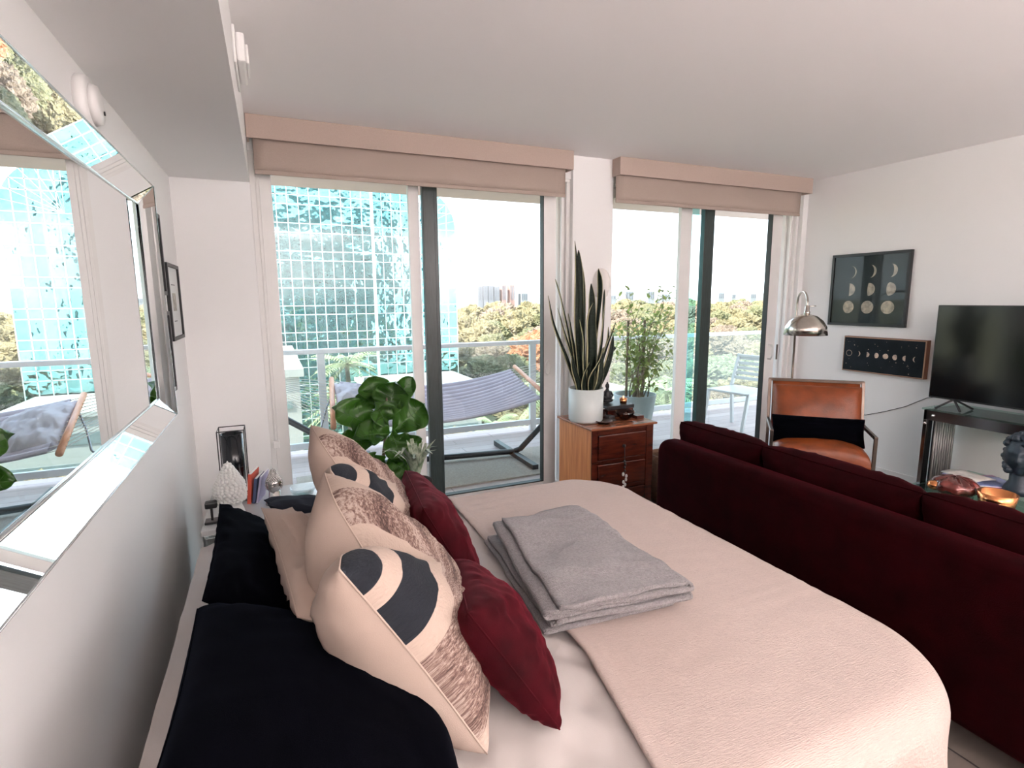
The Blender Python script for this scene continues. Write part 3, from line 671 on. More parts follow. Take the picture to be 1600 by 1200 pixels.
# pillows; u = near > far along the bed head, v = bottom > top
def woven_mat():
    m = bpy.data.materials.new('striped_weave'); m.use_nodes = True; nt = m.node_tree; n = nt.nodes; l = nt.links; bs = n['Principled BSDF']; bs.inputs['Roughness'].default_value = .95
    uv = n.new('ShaderNodeUVMap'); uv.uv_map = 'UVMap'; sx = n.new('ShaderNodeSeparateXYZ'); l.new(uv.outputs[0], sx.inputs[0])
    def math_(op, a, b_=None, c_=None):
        q = n.new('ShaderNodeMath'); q.operation = op
        for i, z in enumerate((a, b_, c_)):
            if z is None: continue
            if isinstance(z, (int, float)): q.inputs[i].default_value = z
            else: l.new(z, q.inputs[i])
        return q.outputs[0]
    tc = n.new('ShaderNodeTexCoord')
    nz = n.new('ShaderNodeTexNoise'); nz.inputs['Scale'].default_value = 5; l.new(tc.outputs['UV'], nz.inputs[0])
    iv = math_('SUBTRACT', 1.0, sx.outputs['Y'])
    s2 = math_('POWER', math_('ADD', math_('POWER', math_('MULTIPLY', sx.outputs['X'], 1.25), 1.55), math_('POWER', math_('MULTIPLY', iv, 1.5), 1.55)), 1/1.55)
    s = math_('ADD', s2, math_('MULTIPLY', math_('SUBTRACT', nz.outputs['Fac'], .5), .04))
    r = n.new('ShaderNodeValToRGB'); r.color_ramp.interpolation = 'CONSTANT'; e = r.color_ramp.elements
    CR = (.48, .375, .315, 1); BK = (.010, .013, .02, 1)
    e[0].position = 0; e[0].color = BK; e[1].position = .21; e[1].color = CR
    for p_, c_ in ((.34, BK), (.63, CR)): k = e.new(p_); k.color = c_
    l.new(s, r.inputs[0])
    fl = n.new('ShaderNodeTexNoise'); fl.inputs['Scale'].default_value = 58; fl.inputs['Detail'].default_value = 5; fl.inputs['Roughness'].default_value = .8; mp = n.new('ShaderNodeMapping'); mp.inputs['Scale'].default_value = (1, 2.2, 1); mp.inputs['Rotation'].default_value = (0, 0, .8); l.new(uv.outputs[0], mp.inputs[0]); l.new(mp.outputs[0], fl.inputs[0])
    big = n.new('ShaderNodeTexNoise'); big.inputs['Scale'].default_value = 4.5; mpb = n.new('ShaderNodeMapping'); mpb.inputs['Scale'].default_value = (.5, 3, 1); mpb.inputs['Rotation'].default_value = (0, 0, .8); l.new(uv.outputs[0], mpb.inputs[0]); l.new(mpb.outputs[0], big.inputs[0])
    fsum = math_('ADD', math_('MULTIPLY', fl.outputs['Fac'], .62), math_('MULTIPLY', big.outputs['Fac'], .38))
    fr = n.new('ShaderNodeValToRGB'); e = fr.color_ramp.elements; e[0].position = .40; e[0].color = (.05, .03, .028, 1); e[1].position = .57; e[1].color = (.46, .36, .31, 1)
    k = e.new(.49); k.color = (.19, .115, .095, 1); l.new(fsum, fr.inputs[0])
    mask = math_('MULTIPLY', math_('GREATER_THAN', s, .78), math_('LESS_THAN', math_('ADD', sx.outputs['X'], math_('MULTIPLY', sx.outputs['Y'], .0)), .80))
    mask = math_('MULTIPLY', mask, math_('GREATER_THAN', sx.outputs['Y'], .07))
    mx = n.new('ShaderNodeMix'); mx.data_type = 'RGBA'; l.new(mask, mx.inputs[0]); l.new(r.outputs[0], mx.inputs[6]); l.new(fr.outputs[0], mx.inputs[7]); l.new(mx.outputs[2], bs.inputs['Base Color'])
    n2 = n.new('ShaderNodeTexNoise'); n2.inputs['Scale'].default_value = 90; l.new(uv.outputs[0], n2.inputs[0]); bp = n.new('ShaderNodeBump'); bp.inputs['Strength'].default_value = .6; bp.inputs['Distance'].default_value = .006
    l.new(n2.outputs['Fac'], bp.inputs['Height']); l.new(bp.outputs[0], bs.inputs['Normal']); return m
M['woven'] = woven_mat()
pillow('euro_sham', 'black velvet sham nearest the camera, leaning on the mirror wall', 'pillow', M['black_velvet'],
       [(.26, .72, .53), (.30, 1.36, .53), (-.215, 1.44, .755), (-.215, .74, .80)], .12, wr=.006, rip=.003, pull=.04, pw=.34)
pillow('euro_sham', 'black velvet sham behind the near one, beside the nightstand', 'pillow', M['black_velvet'],
       [(.10, 1.46, .53), (.10, 2.14, .53), (-.215, 2.13, .78), (-.205, 1.46, .765)], .065, wr=.006, rip=.006, pull=.05, pw=.38)
pillow('bed_pillow', 'charcoal pillow at the far head corner, behind the plain cream pillow', 'pillow', mat('charcoal_cotton', (.03, .034, .048), .9, var=.2, spec=.1),
       [(.40, 2.06, .56), (.38, 2.44, .54), (-.08, 2.40, .68), (-.06, 2.16, .74)], .06, wr=.006, rip=.006)
pillow('bed_pillow', 'plain cream wrinkled pillow leaning on the black sham behind the striped ones', 'pillow', M['cream'],
       [(.36, 1.28, .56), (.42, 1.95, .56), (-.075, 1.97, .80), (.008, 1.25, .785)], .075, wr=.008, rip=.004, pull=.04, pw=.42, fold=.035)
ST = 'striped_pillow'
pillow(ST, 'black striped woven pillow with speckled brown panel, nearest the camera', 'pillow', [M['woven'], M['cream']],
       [(.365, .985, .52), (.42, 1.50, .53), (.105, 1.53, 1.03), (.085, 1.015, .996)], .185, chop=.25, cu=.46, wr=.007, rip=.003, pull=.10, mi_b=1, asym=.42, pw=.44, fold=.010)
pillow(ST, 'black striped woven pillow standing behind its twin, below the fig leaves', 'pillow', [M['woven'], M['cream']],
       [(.40, 1.62, .53), (.44, 2.12, .53), (.105, 2.05, 1.055), (.125, 1.58, 1.02)], .14, chop=.22, cu=.46, wr=.007, rip=.003, pull=.10, mi_b=1, asym=.5, pw=.44, fold=.010)
pillow('velvet_pillow', 'burgundy velvet pillow nearest the camera, beside the folded throw', 'pillow', M['red_velvet'],
       [(.545, .985, .515), (.60, 1.36, .52), (.42, 1.385, .775), (.34, 1.02, .84)], .088, wr=.007, rip=.006, pull=.04, pw=.36)
pillow('velvet_pillow', 'burgundy velvet pillow farther up the bed, below the window', 'pillow', M['red_velvet'],
       [(.565, 1.56, .52), (.60, 2.02, .52), (.435, 2.03, .845), (.39, 1.58, .86)], .085, wr=.007, rip=.006, pull=.04, pw=.36)

# folded throw: serpentine layers running along the bed width
def throw():
    b = MB()
    def layer_stack(x0, x1, y0, y1, z0, nl, th, seed, skew=0, shear=0):
        prof = []  # serpentine centre line in x/z
        z = z0
        for k in range(nl):
            xa, xb = (x0+.012*((k*7+seed) % 3-1), x1-.004*(k % 2))
            seg = [(xa+(xb-xa)*i/22, z) for i in range(23)]
            if k % 2: seg = seg[::-1]
            prof += seg
            if k < nl-1:
                cx = xb if k % 2 == 0 else xa; sg = 1 if k % 2 == 0 else -1
                prof += [(cx+sg*th*.55*math.sin(a), z+th/2-th/2*math.cos(a)) for a in (PI*.25, PI*.5, PI*.75)]
            z += th
        n = len(prof)
        def fn(u, v):
            i = min(n-1, int(round(u*(n-1)))); x, z = prof[i]
            t_ = v; e = 1-abs(2*v-1)
            y = y0+(y1-y0)*t_+.010*noise.noise(V((z*60, x*3, seed)))*(1-min(1, e*8))*3+skew*(x-x0)
            w = .009*noise.noise(V((x*5, y*6, z0*20+seed)))+.007*abs(noise.noise(V((x*3+y*9, y*4, seed+3))))+.004*noise.noise(V((x*13+y*8, y*15, seed)))
            frac = (z-z0)/(nl*th)
            return (x+.010*noise.noise(V((y*4, seed, z*20)))+shear*(2*v-1)*(x1-x)/(x1-x0), y, z+w*(frac*2.2+.2))
        b.grid(fn, n-1, 60)
    layer_stack(.70, 1.12, 1.30, 1.95, .530, 2, .019, 1, -.03, .03)
    layer_stack(.735, 1.14, 1.275, 1.94, .570, 4, .0165, 2, -.10, .055)
    o = b.build('folded_throw', M['towel'], solid=.0125, loc=(.95, 1.65, .52)); return tag(o, 'grey fluffy throw folded flat on the cream bed cover', 'blanket')
throw()

# ------------------------------------------------------------------ mirror wall
def wall_mirror():
    t = thing('wall_mirror', 'large mirror with slanted mirrored frame hanging above the bed head', 'mirror', (XL, 1.6, 1.03))
    ya, yb, za, zb = .45, 2.654, 1.027, 1.956; w = .083; xo, xi = XL+.065, XL+.018
    MB().box(XL, xi-.002, ya+.03, yb-.03, za+.03, zb-.03).build('backing', M['black'], t)
    MB().box(xi-.001, xi, ya+w, yb-w, za+w, zb-w).build('mirror_glass', M['mirror'], t)
    O = [(ya, za), (yb, za), (yb, zb), (ya, zb)]; I = [(ya+w, za+w), (yb-w, za+w), (yb-w, zb-w), (ya+w, zb-w)]
    for k in range(4):
        o0, o1, i1, i0 = O[k], O[(k+1) % 4], I[(k+1) % 4], I[k]
        b = MB(); b.add([(xo, *o0), (xo, *o1), (xi, *i1), (xi, *i0)], [(0, 1, 2, 3)])
        b.add([(xo, *o0), (xo, *o1), (XL+.003, *o1), (XL+.003, *o0)], [(0, 1, 2, 3)])
        b.build('mirror_strip', M['mirror'], t)
    b = MB()
    for P_, x, r in ((O, xo, .003), (I, xi+.002, .0045)):
        b.tube([(x, *p) for p in P_], r, 6, closed=True)
    for k in range(4): b.tube([(xo, *O[k]), (xi, *I[k])], .002, 5)
    b.build('silver_trim', mat('silver_trim', (.72, .78, .80), .25, .9, var=.02), t)
wall_mirror()
def left_picture(lab, y0, y1, z0, z1, d, art):
    t = thing('picture_frame', lab, 'picture', (XL, (y0+y1)/2, z0)); w = .018
    b = MB(); b.box(XL, XL+d, y0, y1, z0, z0+w); b.box(XL, XL+d, y0, y1, z1-w, z1); b.box(XL, XL+d, y0, y0+w, z0+w, z1-w); b.box(XL, XL+d, y1-w, y1, z0+w, z1-w)
    b.build('frame', M['black'], t, bevel=.001)
    MB().box(XL, XL+.006, y0+w, y1-w, z0+w, z1-w).build('mat_board', mat('mat_board', (.7, .72, .72), .6, var=.01), t)
    if art:
        yc = (y0+y1)/2; zc = (z0+z1)/2; m = mat('sepia_print', (.42, .40, .36), .7, var=.4, vscale=40)
        MB().box(XL+.006, XL+.0075, yc-.05, yc+.05, zc-.045, zc+.045).build('print', m, t)
        MB().box(XL+.006, XL+.0075, yc-.05, yc+.05, zc+.085, zc+.09).build('print', M['black'], t); MB().box(XL+.006, XL+.0075, yc-.05, yc+.03, zc-.10, zc-.095).build('print', M['black'], t)
left_picture('black framed picture showing a small print on white mat, nearest the corner', 3.14, 3.50, 1.305, 1.69, .016, True)
left_picture('upper black picture frame seen edge on beside the mirror', 2.74, 3.07, 1.53, 1.90, .016, False)
left_picture('lower black picture frame seen edge on beside the mirror', 2.72, 3.07, 1.075, 1.455, .016, False)

# ------------------------------------------------------------------ nightstand and what stands on it
t = thing('nightstand', 'grey mirrored nightstand squeezed between bed and window wall', 'nightstand', (-.09, 2.87, 0))
M['ns'] = mat('grey_mirror_panel', (.42, .47, .47), .12, .75, var=.03); M['nst'] = mat('grey_lacquer', (.52, .54, .55), .25, var=.03)
b = MB(); b.box(-.345, .16, 2.63, 3.12, .12, .475); b.build('body', M['ns'], t, bevel=.004)
MB().box(-.35, .165, 2.625, 3.125, .475, .50).build('top', M['nst'], t, bevel=.003)
for x in (-.33, .14):
    for y in (2.65, 3.10): MB().box(x-.012, x+.012, y-.012, y+.012, 0, .12).build('leg', M['black'], t)
for z in (.14, .31):
    d = MB().box(-.335, .15, 2.618, 2.63, z, z+.155).build('drawer', M['ns'], t, bevel=.002)
    MB().tube([(-.16, 2.61, z+.08), (-.03, 2.61, z+.08)], .005, 8).build('drawer_pull', M['chrome'], d)
def head_fn(top=.0, curl=0):
    def f(d):
        k = 1.0
        if d.z > .55: k += top*((d.z-.55)/.45)**2.2
        k += .16*math.exp(-((d.x-1)**2+(d.z+.05)**2+d.y**2)*7)*1     # nose side
        if curl and not (d.x > .55 and d.z < .35): k += curl*max(0, math.sin(math.atan2(d.y, d.x)*13)*math.sin(math.acos(max(-1, min(1, d.z)))*17))
        return k
    return f
def face_head(mb, c, r, rotz, top, curl, mi=0, sc=(.95, .82, 1.22), n=72):
    """a head looking along +x before the turn, with brow, nose, lips, chin and ears"""
    R_ = Matrix.Rotation(rotz, 3, 'Z')
    def f(d):
        th = math.atan2(d.y, d.x); front = max(0, d.x); k = 1.0
        g = lambda y0, z0, sy, sz: math.exp(-((d.y-y0)/sy)**2-((d.z-z0)/sz)**2)*(1 if d.x > 0 else 0)
        k += .20*g(0, -.12, .10, .15)+.07*g(0, .08, .06, .2)+.06*g(0, .22, .5, .07)        # nose, brow
        k -= .07*(g(.28, .08, .15, .09)+g(-.28, .08, .15, .09)); k += .035*(g(.28, .07, .1, .05)+g(-.28, .07, .1, .05))
        k += .07*g(0, -.40, .2, .045)+.065*g(0, -.49, .16, .045)-.03*g(0, -.445, .22, .02)+.10*g(0, -.72, .22, .13)
        if d.z > .62: k += top*((d.z-.62)/.38)**2
        if curl and not (d.x > .45 and -.9 < d.z < .40) and d.z > -.55: k += curl*(max(0, math.sin(th*14))*max(0, math.sin(math.asin(max(-1, min(1, d.z)))*15)))**.6
        return k
    mb.sphere(c, r, sc, n, mi, fn=f, M=R_)
    for s in (-1, 1):
        p = R_ @ V((-.02*r, s*.80*r*sc[1]/.82, -.05*r)); mb.sphere(V(c)+p, r*.26, (.7, .3, 1.4), 14, mi, M=R_)
    return mb
def curl_head(mb, c, r, rotz, peak, sc=(.95, .85, 1.1), curls=True):
    face_head(mb, c, r, rotz, 0, 0, sc=sc, n=56); c = V(c); R_ = Matrix.Rotation(rotz, 3, 'Z')
    mb.lathe([(r*.62, r*sc[2]*.70), (r*.46, r*sc[2]*1.0), (r*.30, r*sc[2]*1.22), (r*.14, r*sc[2]*1.50), (r*.03, r*sc[2]*1.72), (0, r*sc[2]*1.75)], c, 24)
    for i in range(13):
        el = -.45+i*.155; k = max(5, int(22*math.cos(min(el, 1.3))))
        for j in range(k):
            az = 2*PI*(j+.5*(i % 2))/k; d = V((math.cos(el)*math.cos(az), math.cos(el)*math.sin(az), math.sin(el)))
            if d.x > .30 and d.z < .42: continue
            q = r*1.0*d; q = R_ @ V((q.x*sc[0], q.y*sc[1], q.z*sc[2])); mb.sphere(c+q, r*.125, n=8)
    for i in range(6):
        rr_ = r*(.52-.075*i); zz = r*sc[2]*(.92+.12*i); k = max(4, int(14-i*1.7))
        for j in range(k): az = 2*PI*(j+.5*(i % 2))/k; mb.sphere(c+V((rr_*math.cos(az), rr_*math.sin(az), zz)), r*.11, n=8)
    return mb
t = thing('ceramic_sculpture', 'white ceramic head sculpture with curled hair on the nightstand', 'sculpture', (-.235, 2.80, .5))
M['cer'] = mat('white_ceramic', (.72, .72, .70), .35, bump=.1, bscale=50, var=.03)
b = MB(); curl_head(b, (-.235, 2.79, .612), .078, math.radians(75), .155); b.build('head', M['cer'], t)
MB().lathe([(0, .50), (.06, .50), (.055, .52), (.045, .55), (.05, .58)], (-.235, 2.79, 0), 24).build('neck', M['cer'], t)
t = thing('silver_sculpture', 'small silver head sculpture on the nightstand corner', 'sculpture', (-.045, 2.86, .5))
b = MB(); curl_head(b, (-.045, 2.86, .600), .043, math.radians(-100), .092); b.build('head', mat('antique_silver', (.55, .53, .52), .16, 1, var=.3, vscale=40), t)
MB().lathe([(0, .50), (.045, .50), (.042, .515), (.028, .53), (.026, .57)], (-.045, 2.86, 0), 24).build('neck', M['chrome'], t)
t = thing('candle_lantern', 'black wire lantern with smoky glass behind the white head sculpture', 'lantern', (-.22, 3.02, .5))
b = MB(); x0, x1, y0, y1, z0, z1 = -.285, -.165, 2.96, 3.08, .503, .865
for z in (z0, z1): b.tube([(x0, y0, z), (x1, y0, z), (x1, y1, z), (x0, y1, z)], .0028, 6, closed=True)
for x in (x0, x1):
    for y in (y0, y1): b.tube([(x, y, z0), (x, y, z1)], .0028, 6)
b.build('wire_frame', M['black'], t)
gm = bpy.data.materials.new('smoked_glass'); gm.use_nodes = True; nt = gm.node_tree; bs = nt.nodes['Principled BSDF']; bs.inputs['Roughness'].default_value = .15
tc = nt.nodes.new('ShaderNodeTexCoord'); sp = nt.nodes.new('ShaderNodeSeparateXYZ'); nt.links.new(tc.outputs['Object'], sp.inputs[0])
nz = nt.nodes.new('ShaderNodeTexNoise'); nz.inputs['Scale'].default_value = 8; mp = nt.nodes.new('ShaderNodeMapping'); mp.inputs['Scale'].default_value = (9, 9, .6); nt.links.new(tc.outputs['Object'], mp.inputs[0]); nt.links.new(mp.outputs[0], nz.inputs[0])
ad = nt.nodes.new('ShaderNodeMath'); ad.operation = 'MULTIPLY_ADD'; ad.inputs[1].default_value = .25; nt.links.new(nz.outputs['Fac'], ad.inputs[0]); nt.links.new(sp.outputs['Z'], ad.inputs[2])
cr = nt.nodes.new('ShaderNodeValToRGB'); cr.color_ramp.elements[0].position = .17; cr.color_ramp.elements[0].color = (.45, .45, .44, 1); cr.color_ramp.elements[1].position = .27; cr.color_ramp.elements[1].color = (.008, .01, .014, 1)
nt.links.new(ad.outputs[0], cr.inputs[0]); nt.links.new(cr.outputs[0], bs.inputs['Base Color'])
MB().lathe([(0, .505), (.050, .505), (.052, .84), (.049, .84), (.047, .512), (0, .512)], (-.225, 3.02, 0), 32).build('smoked_jar', gm, t)
MB().lathe([(0, .513), (.03, .513), (.03, .6), (0, .602)], (-.225, 3.02, 0), 20).build('candle', M['cer'], t)
for i, (x, w, h, c, lab) in enumerate(((-.158, .016, .155, (.62, .10, .06), 'orange red book leaning beside the lantern on the nightstand'), (-.136, .014, .13, (.06, .08, .16), 'dark blue book leaning beside the orange red one'), (-.118, .010, .14, (.45, .42, .6), 'thin lilac book on the right of the leaning three'))):
    t = thing('book', lab, 'book', (x, 2.96, .5), rotz=-.25, group='books beside the lantern')
    R_ = Matrix.Rotation(-.10-.05*i, 4, 'Y').inverted()
    MB().box(0, w, -.065, .065, .002, h, M=R_).build('cover', mat('book_cloth', c, .7, var=.05), t, bevel=.001)
    MB().box(.002, w-.002, -.063, .0665, .004, h+.0006, M=R_).build('pages', M['cer'], t)
t = thing('glass_tray', 'clear glass dish at the window end of the nightstand', 'dish', (.09, 2.95, .5))
MB().lathe([(0, .502), (.055, .502), (.065, .535), (.062, .535), (.052, .507), (0, .507)], (.09, 2.95, 0), 28).build('bowl', M['clear'], t)
t = thing('desk_phone_stand', 'small black stand at the wall end of the nightstand', 'stand', (-.31, 2.72, .5))
MB().box(-.34, -.28, 2.69, 2.75, .501, .512).build('base', M['black'], t, bevel=.003); MB().box(-.315, -.305, 2.715, 2.725, .512, .575).build('post', M['black'], t); MB().box(-.335, -.285, 2.70, 2.74, .57, .60).build('holder', M['black'], t, bevel=.006)

# ------------------------------------------------------------------ fiddle leaf fig
fig = thing('fiddle_leaf_fig', 'potted fiddle leaf fig with big dark leaves before the first door', 'plant', (.58, 3.36, 0))
MB().lathe([(0, 0), (.12, 0), (.16, .30), (.148, .30), (.14, .27), (0, .27)], (.58, 3.36, 0.001), 32).build('pot', M['pot'], fig)
MB().lathe([(0, 0), (.136, 0), (.136, .008), (0, .01)], (.58, 3.36, .272), 24).build('soil', M['soil'], fig)
MB().tube([(.58, 3.36, .27), (.575, 3.36, .45), (.61, 3.36, .70), (.62, 3.35, .90)], [.014, .012, .009, .005], 8).build('stem', M['twig'], fig)
def big_leaf(base, tip, wid, nrm, cup=.18, seed=0, vein=True):
    """fiddle shaped leaf from base to tip, facing nrm"""
    mv = lambda q: V((.60+(q.x-.54)*1.11, 3.33+(q.y-3.0)*1.11, .745+(q.z-.82)*1.11))
    base, tip, nrm = mv(V(base)), mv(V(tip)), V(nrm); wid *= 1.08; ax = tip-base; L = ax.length; ax.normalize(); sd2 = ax.cross(nrm).normalized(); nr = sd2.cross(ax).normalized()
    n, m_ = 22, 14
    def fn(u, v):
        s = 2*u-1
        w = wid*.62*(max(0, math.sin(PI*min(1, v)**1.35))**.6)*(.55+.50*v)*(1+.05*math.sin(v*19+seed))
        z = cup*wid*(s*s)*1.3-.26*L*v*v+.022*math.sin(v*17+s*3+seed)*abs(s)*3*wid*2
        p = base+ax*(L*v)+sd2*(w*s)+nr*(z-.10*L*math.sin(PI*v)*0)
        return p
    b = MB(); b.grid(fn, m_, n); o = b.build('leaf', M['leaf'], fig, solid=.0012)
    vb = MB(); vb.tube([fn(.5, q/10)+nr*.0012 for q in range(11)], [.003*(1-q/12) for q in range(11)], 5)
    for k in range(2, 9):
        for s in (0, 1):
            a = fn(.5, k/10.5)+nr*.0012; c = fn(.5+(s-.5)*.8, min(.98, k/10.5+.13))+nr*.0015; mid = fn(.5+(s-.5)*.4, k/10.5+.05)+nr*.001; vb.tube([a, mid, c], .0009, 4)
    vb.build('vein', M['leafback'], o)
ST_ = V((.54, 3.04, .80))
LV = [((.55, 3.06, .88), (.47, 3.06, 1.075), .15, (.25, -1, .1)), ((.55, 3.02, .84), (.60, 2.99, 1.045), .17, (-.35, -1, .25)), ((.59, 3.06, .90), (.70, 3.0, 1.06), .10, (.2, -1, .6)),
      ((.50, 3.02, .78), (.30, 2.92, .955), .15, (.35, -1, .5)), ((.58, 3.0, .77), (.75, 2.95, .92), .17, (-.45, -1, .1)), ((.55, 2.98, .76), (.38, 2.84, .83), .13, (.1, -.8, .9)),
      ((.52, 3.0, .72), (.29, 2.92, .77), .12, (.1, -.9, .8)), ((.57, 2.97, .76), (.60, 2.84, .66), .16, (.2, -1, .0)),
      ((.60, 3.06, .74), (.75, 3.02, .83), .08, (-.2, -1, .5)), ((.58, 2.99, .66), (.71, 2.90, .72), .12, (-.3, -1, .0)), ((.52, 3.04, .90), (.40, 3.06, .98), .09, (.3, -1, .1)),
      ((.54, 3.0, .82), (.50, 2.90, .94), .12, (.4, -1, -.1)), ((.52, 3.0, .60), (.42, 2.9, .60), .13, (.1, -1, .3)), ((.56, 3.0, .60), (.64, 2.90, .55), .13, (-.1, -1, .1))]
for i, (a, c, w, nn) in enumerate(LV): big_leaf(a, c, w*1.12, nn, seed=i*1.7)
t = thing('spiky_houseplant', 'small pale striped houseplant below the fig leaves', 'plant', (.66, 2.86, 0))
MB().lathe([(0, 0), (.07, 0), (.09, .50), (.08, .50), (0, .48)], (.68, 2.90, 0.001), 24).build('pot', M['soil'], t)
M['stripe'] = mat('pale_striped_leaf', (.10, .17, .09), .5, col2=(.55, .6, .48), vscale=40, stretch=(1, 1, .3))
random.seed(9); b = MB()
for k in range(22):
    az = random.random()*6.3; L = random.uniform(.12, .2); d = V((math.cos(az), math.sin(az), 0)); sdv = d.cross(V((0, 0, 1)))*.010; p0 = V((.68, 2.90, .485))
    pts = [p0+d*(L*q)+V((0, 0, .26*math.sin(q*1.9)*random.uniform(.75, .9))) for q in (0, .35, .7, 1)]
    vs = []
    for i, p in enumerate(pts): w = (1, 1.3, 1, .1)[i]; vs += [p-sdv*w, p+sdv*w]
    b.add(vs, [(0, 1, 3, 2), (2, 3, 5, 4), (4, 5, 7, 6)], 0, True)
b.build('leaves', M['stripe'], t)

# ------------------------------------------------------------------ dresser and what stands on it
t = thing('dresser', 'small wooden cabinet with dark mahogany front, its orange left side painted as lit', 'cabinet', (2.14, 3.21, 0))
x0, x1, y0, y1, zt = 1.875, 2.395, 2.985, 3.44, .65
MB().box(x0+.012, x0+.03, y0+.012, y1, .05, zt-.015).build('side_panel', M['lit_side'], t)
MB().box(x1-.03, x1-.012, y0+.012, y1, .05, zt-.015).build('side_panel', M['mahog'], t)
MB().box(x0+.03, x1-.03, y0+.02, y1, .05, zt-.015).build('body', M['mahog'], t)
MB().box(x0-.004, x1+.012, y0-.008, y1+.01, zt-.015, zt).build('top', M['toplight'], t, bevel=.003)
b = MB(); b.box(x0+.012, x0+.055, y0+.006, y0+.02, .05, zt-.015); b.box(x1-.07, x1-.012, y0+.004, y0+.02, .05, zt-.015); b.box(x0+.055, x1-.07, y0+.006, y0+.02, zt-.05, zt-.015)
for z in (.41, .22): b.box(x0+.055, x1-.07, y0+.006, y0+.02, z-.012, z+.012)
b.build('face_frame', M['mahog'], t, bevel=.002)
for z0_, z1_ in ((.426, .595), (.236, .394), (.07, .204)):
    d = MB().box(x0+.06, x1-.075, y0-.002, y0+.018, z0_, z1_).build('drawer', M['mahog'], t, bevel=.006); 
    MB().sphere((2.13, y0-.012, (z0_+z1_)/2), .012, n=14).build('knob', M['black'], d)
MB().box(x0+.02, x1-.02, y0+.01, y1, 0, .05).build('plinth', M['mahog'], t)
t = thing('tassel', 'black tassel with pale beads hanging from the cabinet knob', 'tassel', (2.13, 2.965, .3))
MB().tube([(2.13, 2.968, .515), (2.131, 2.966, .45), (2.13, 2.965, .40)], .003, 6).build('cord', M['black'], t)
b = MB()
for k in range(4): b.sphere((2.13+.004*(k % 2), 2.962, .405-.022*k), .011-.001*k, n=12)
b.build('beads', mat('dark_bead', (.03, .03, .03), .2, var=.2), t)
b = MB()
for k, (dx, z) in enumerate(((-.012, .315), (.014, .30), (.012, .275), (-.008, .26), (.006, .24), (-.01, .225))): b.sphere((2.13+dx, 2.960, z), .009, (1, .8, 1.5), 12)
b.build('pale_beads', M['cer'], t)

sp_ = thing('snake_plant', 'tall snake plant in a white ceramic pot on the wooden cabinet', 'plant', (1.975, 3.22, .65))
MB().lathe([(0, .651), (.108, .651), (.119, .665), (.122, .885), (.112, .885), (.110, .86), (0, .86)], (1.975, 3.22, 0), 48).build('pot', M['pot'], sp_)
MB().lathe([(0, .858), (.11, .858), (.10, .868), (0, .872)], (1.975, 3.22, 0), 28).build('soil', M['soil'], sp_)
M['snake'] = mat('snake_leaf', (.004, .008, .005), .55, spec=.25, col2=(.012, .022, .013), vscale=30, stretch=(1, 1, 2.5), bump=.1, bscale=40)
M['snedge'] = mat('snake_leaf_edge', (.36, .34, .20), .45, var=.1)
def snake_leaf(pts, w, tw=0, seed=0):
    """blade through pts with pale margins"""
    pts = [V(p) for p in pts]; n = 18; c = []
    for i in range(n+1):
        q = i/n*(len(pts)-1); k = min(int(q), len(pts)-2); f_ = q-k
        p_1 = pts[max(k-1, 0)]; p0_ = pts[k]; p1_ = pts[k+1]; p2_ = pts[min(k+2, len(pts)-1)]
        c.append(.5*((2*p0_)+(p1_-p_1)*f_+(2*p_1-5*p0_+4*p1_-p2_)*f_*f_+(3*p0_-p_1-3*p1_+p2_)*f_**3))
    a = MB(); e = MB(); rows = []
    for i in range(n+1):
        v = i/n; ang = seed+tw*v; s = V((math.cos(ang), math.sin(ang), 0)); f_ = V((-s.y, s.x, 0))
        ww = w*(.42+.62*math.sin(PI*min(1, v*.95+.05))**.8)*(1 if v < .8 else max(.03, (1-v)/.2)**.6)*.5
        rows.append([c[i]+s*(ww*q)+f_*(ww*.45*(1-q*q)*-1) for q in (-1, -.78, -.35, 0, .35, .78, 1)])
    def strip(mb, cols):
        vs = []; fs = []; m_ = len(cols)
        for r in rows: vs += [r[k] for k in cols]
        for i in range(n):
            for k in range(m_-1): fs.append((i*m_+k, i*m_+k+1, (i+1)*m_+k+1, (i+1)*m_+k))
        mb.add(vs, fs, 0, True)
    strip(a, (1, 2, 3, 4, 5)); strip(e, (0, 1)); strip(e, (5, 6))
    o = a.build('leaf', M['snake'], sp_, solid=.003); e.build('leaf_edge', M['snedge'], o, solid=.0028)
Bx, By = 1.975, 3.22
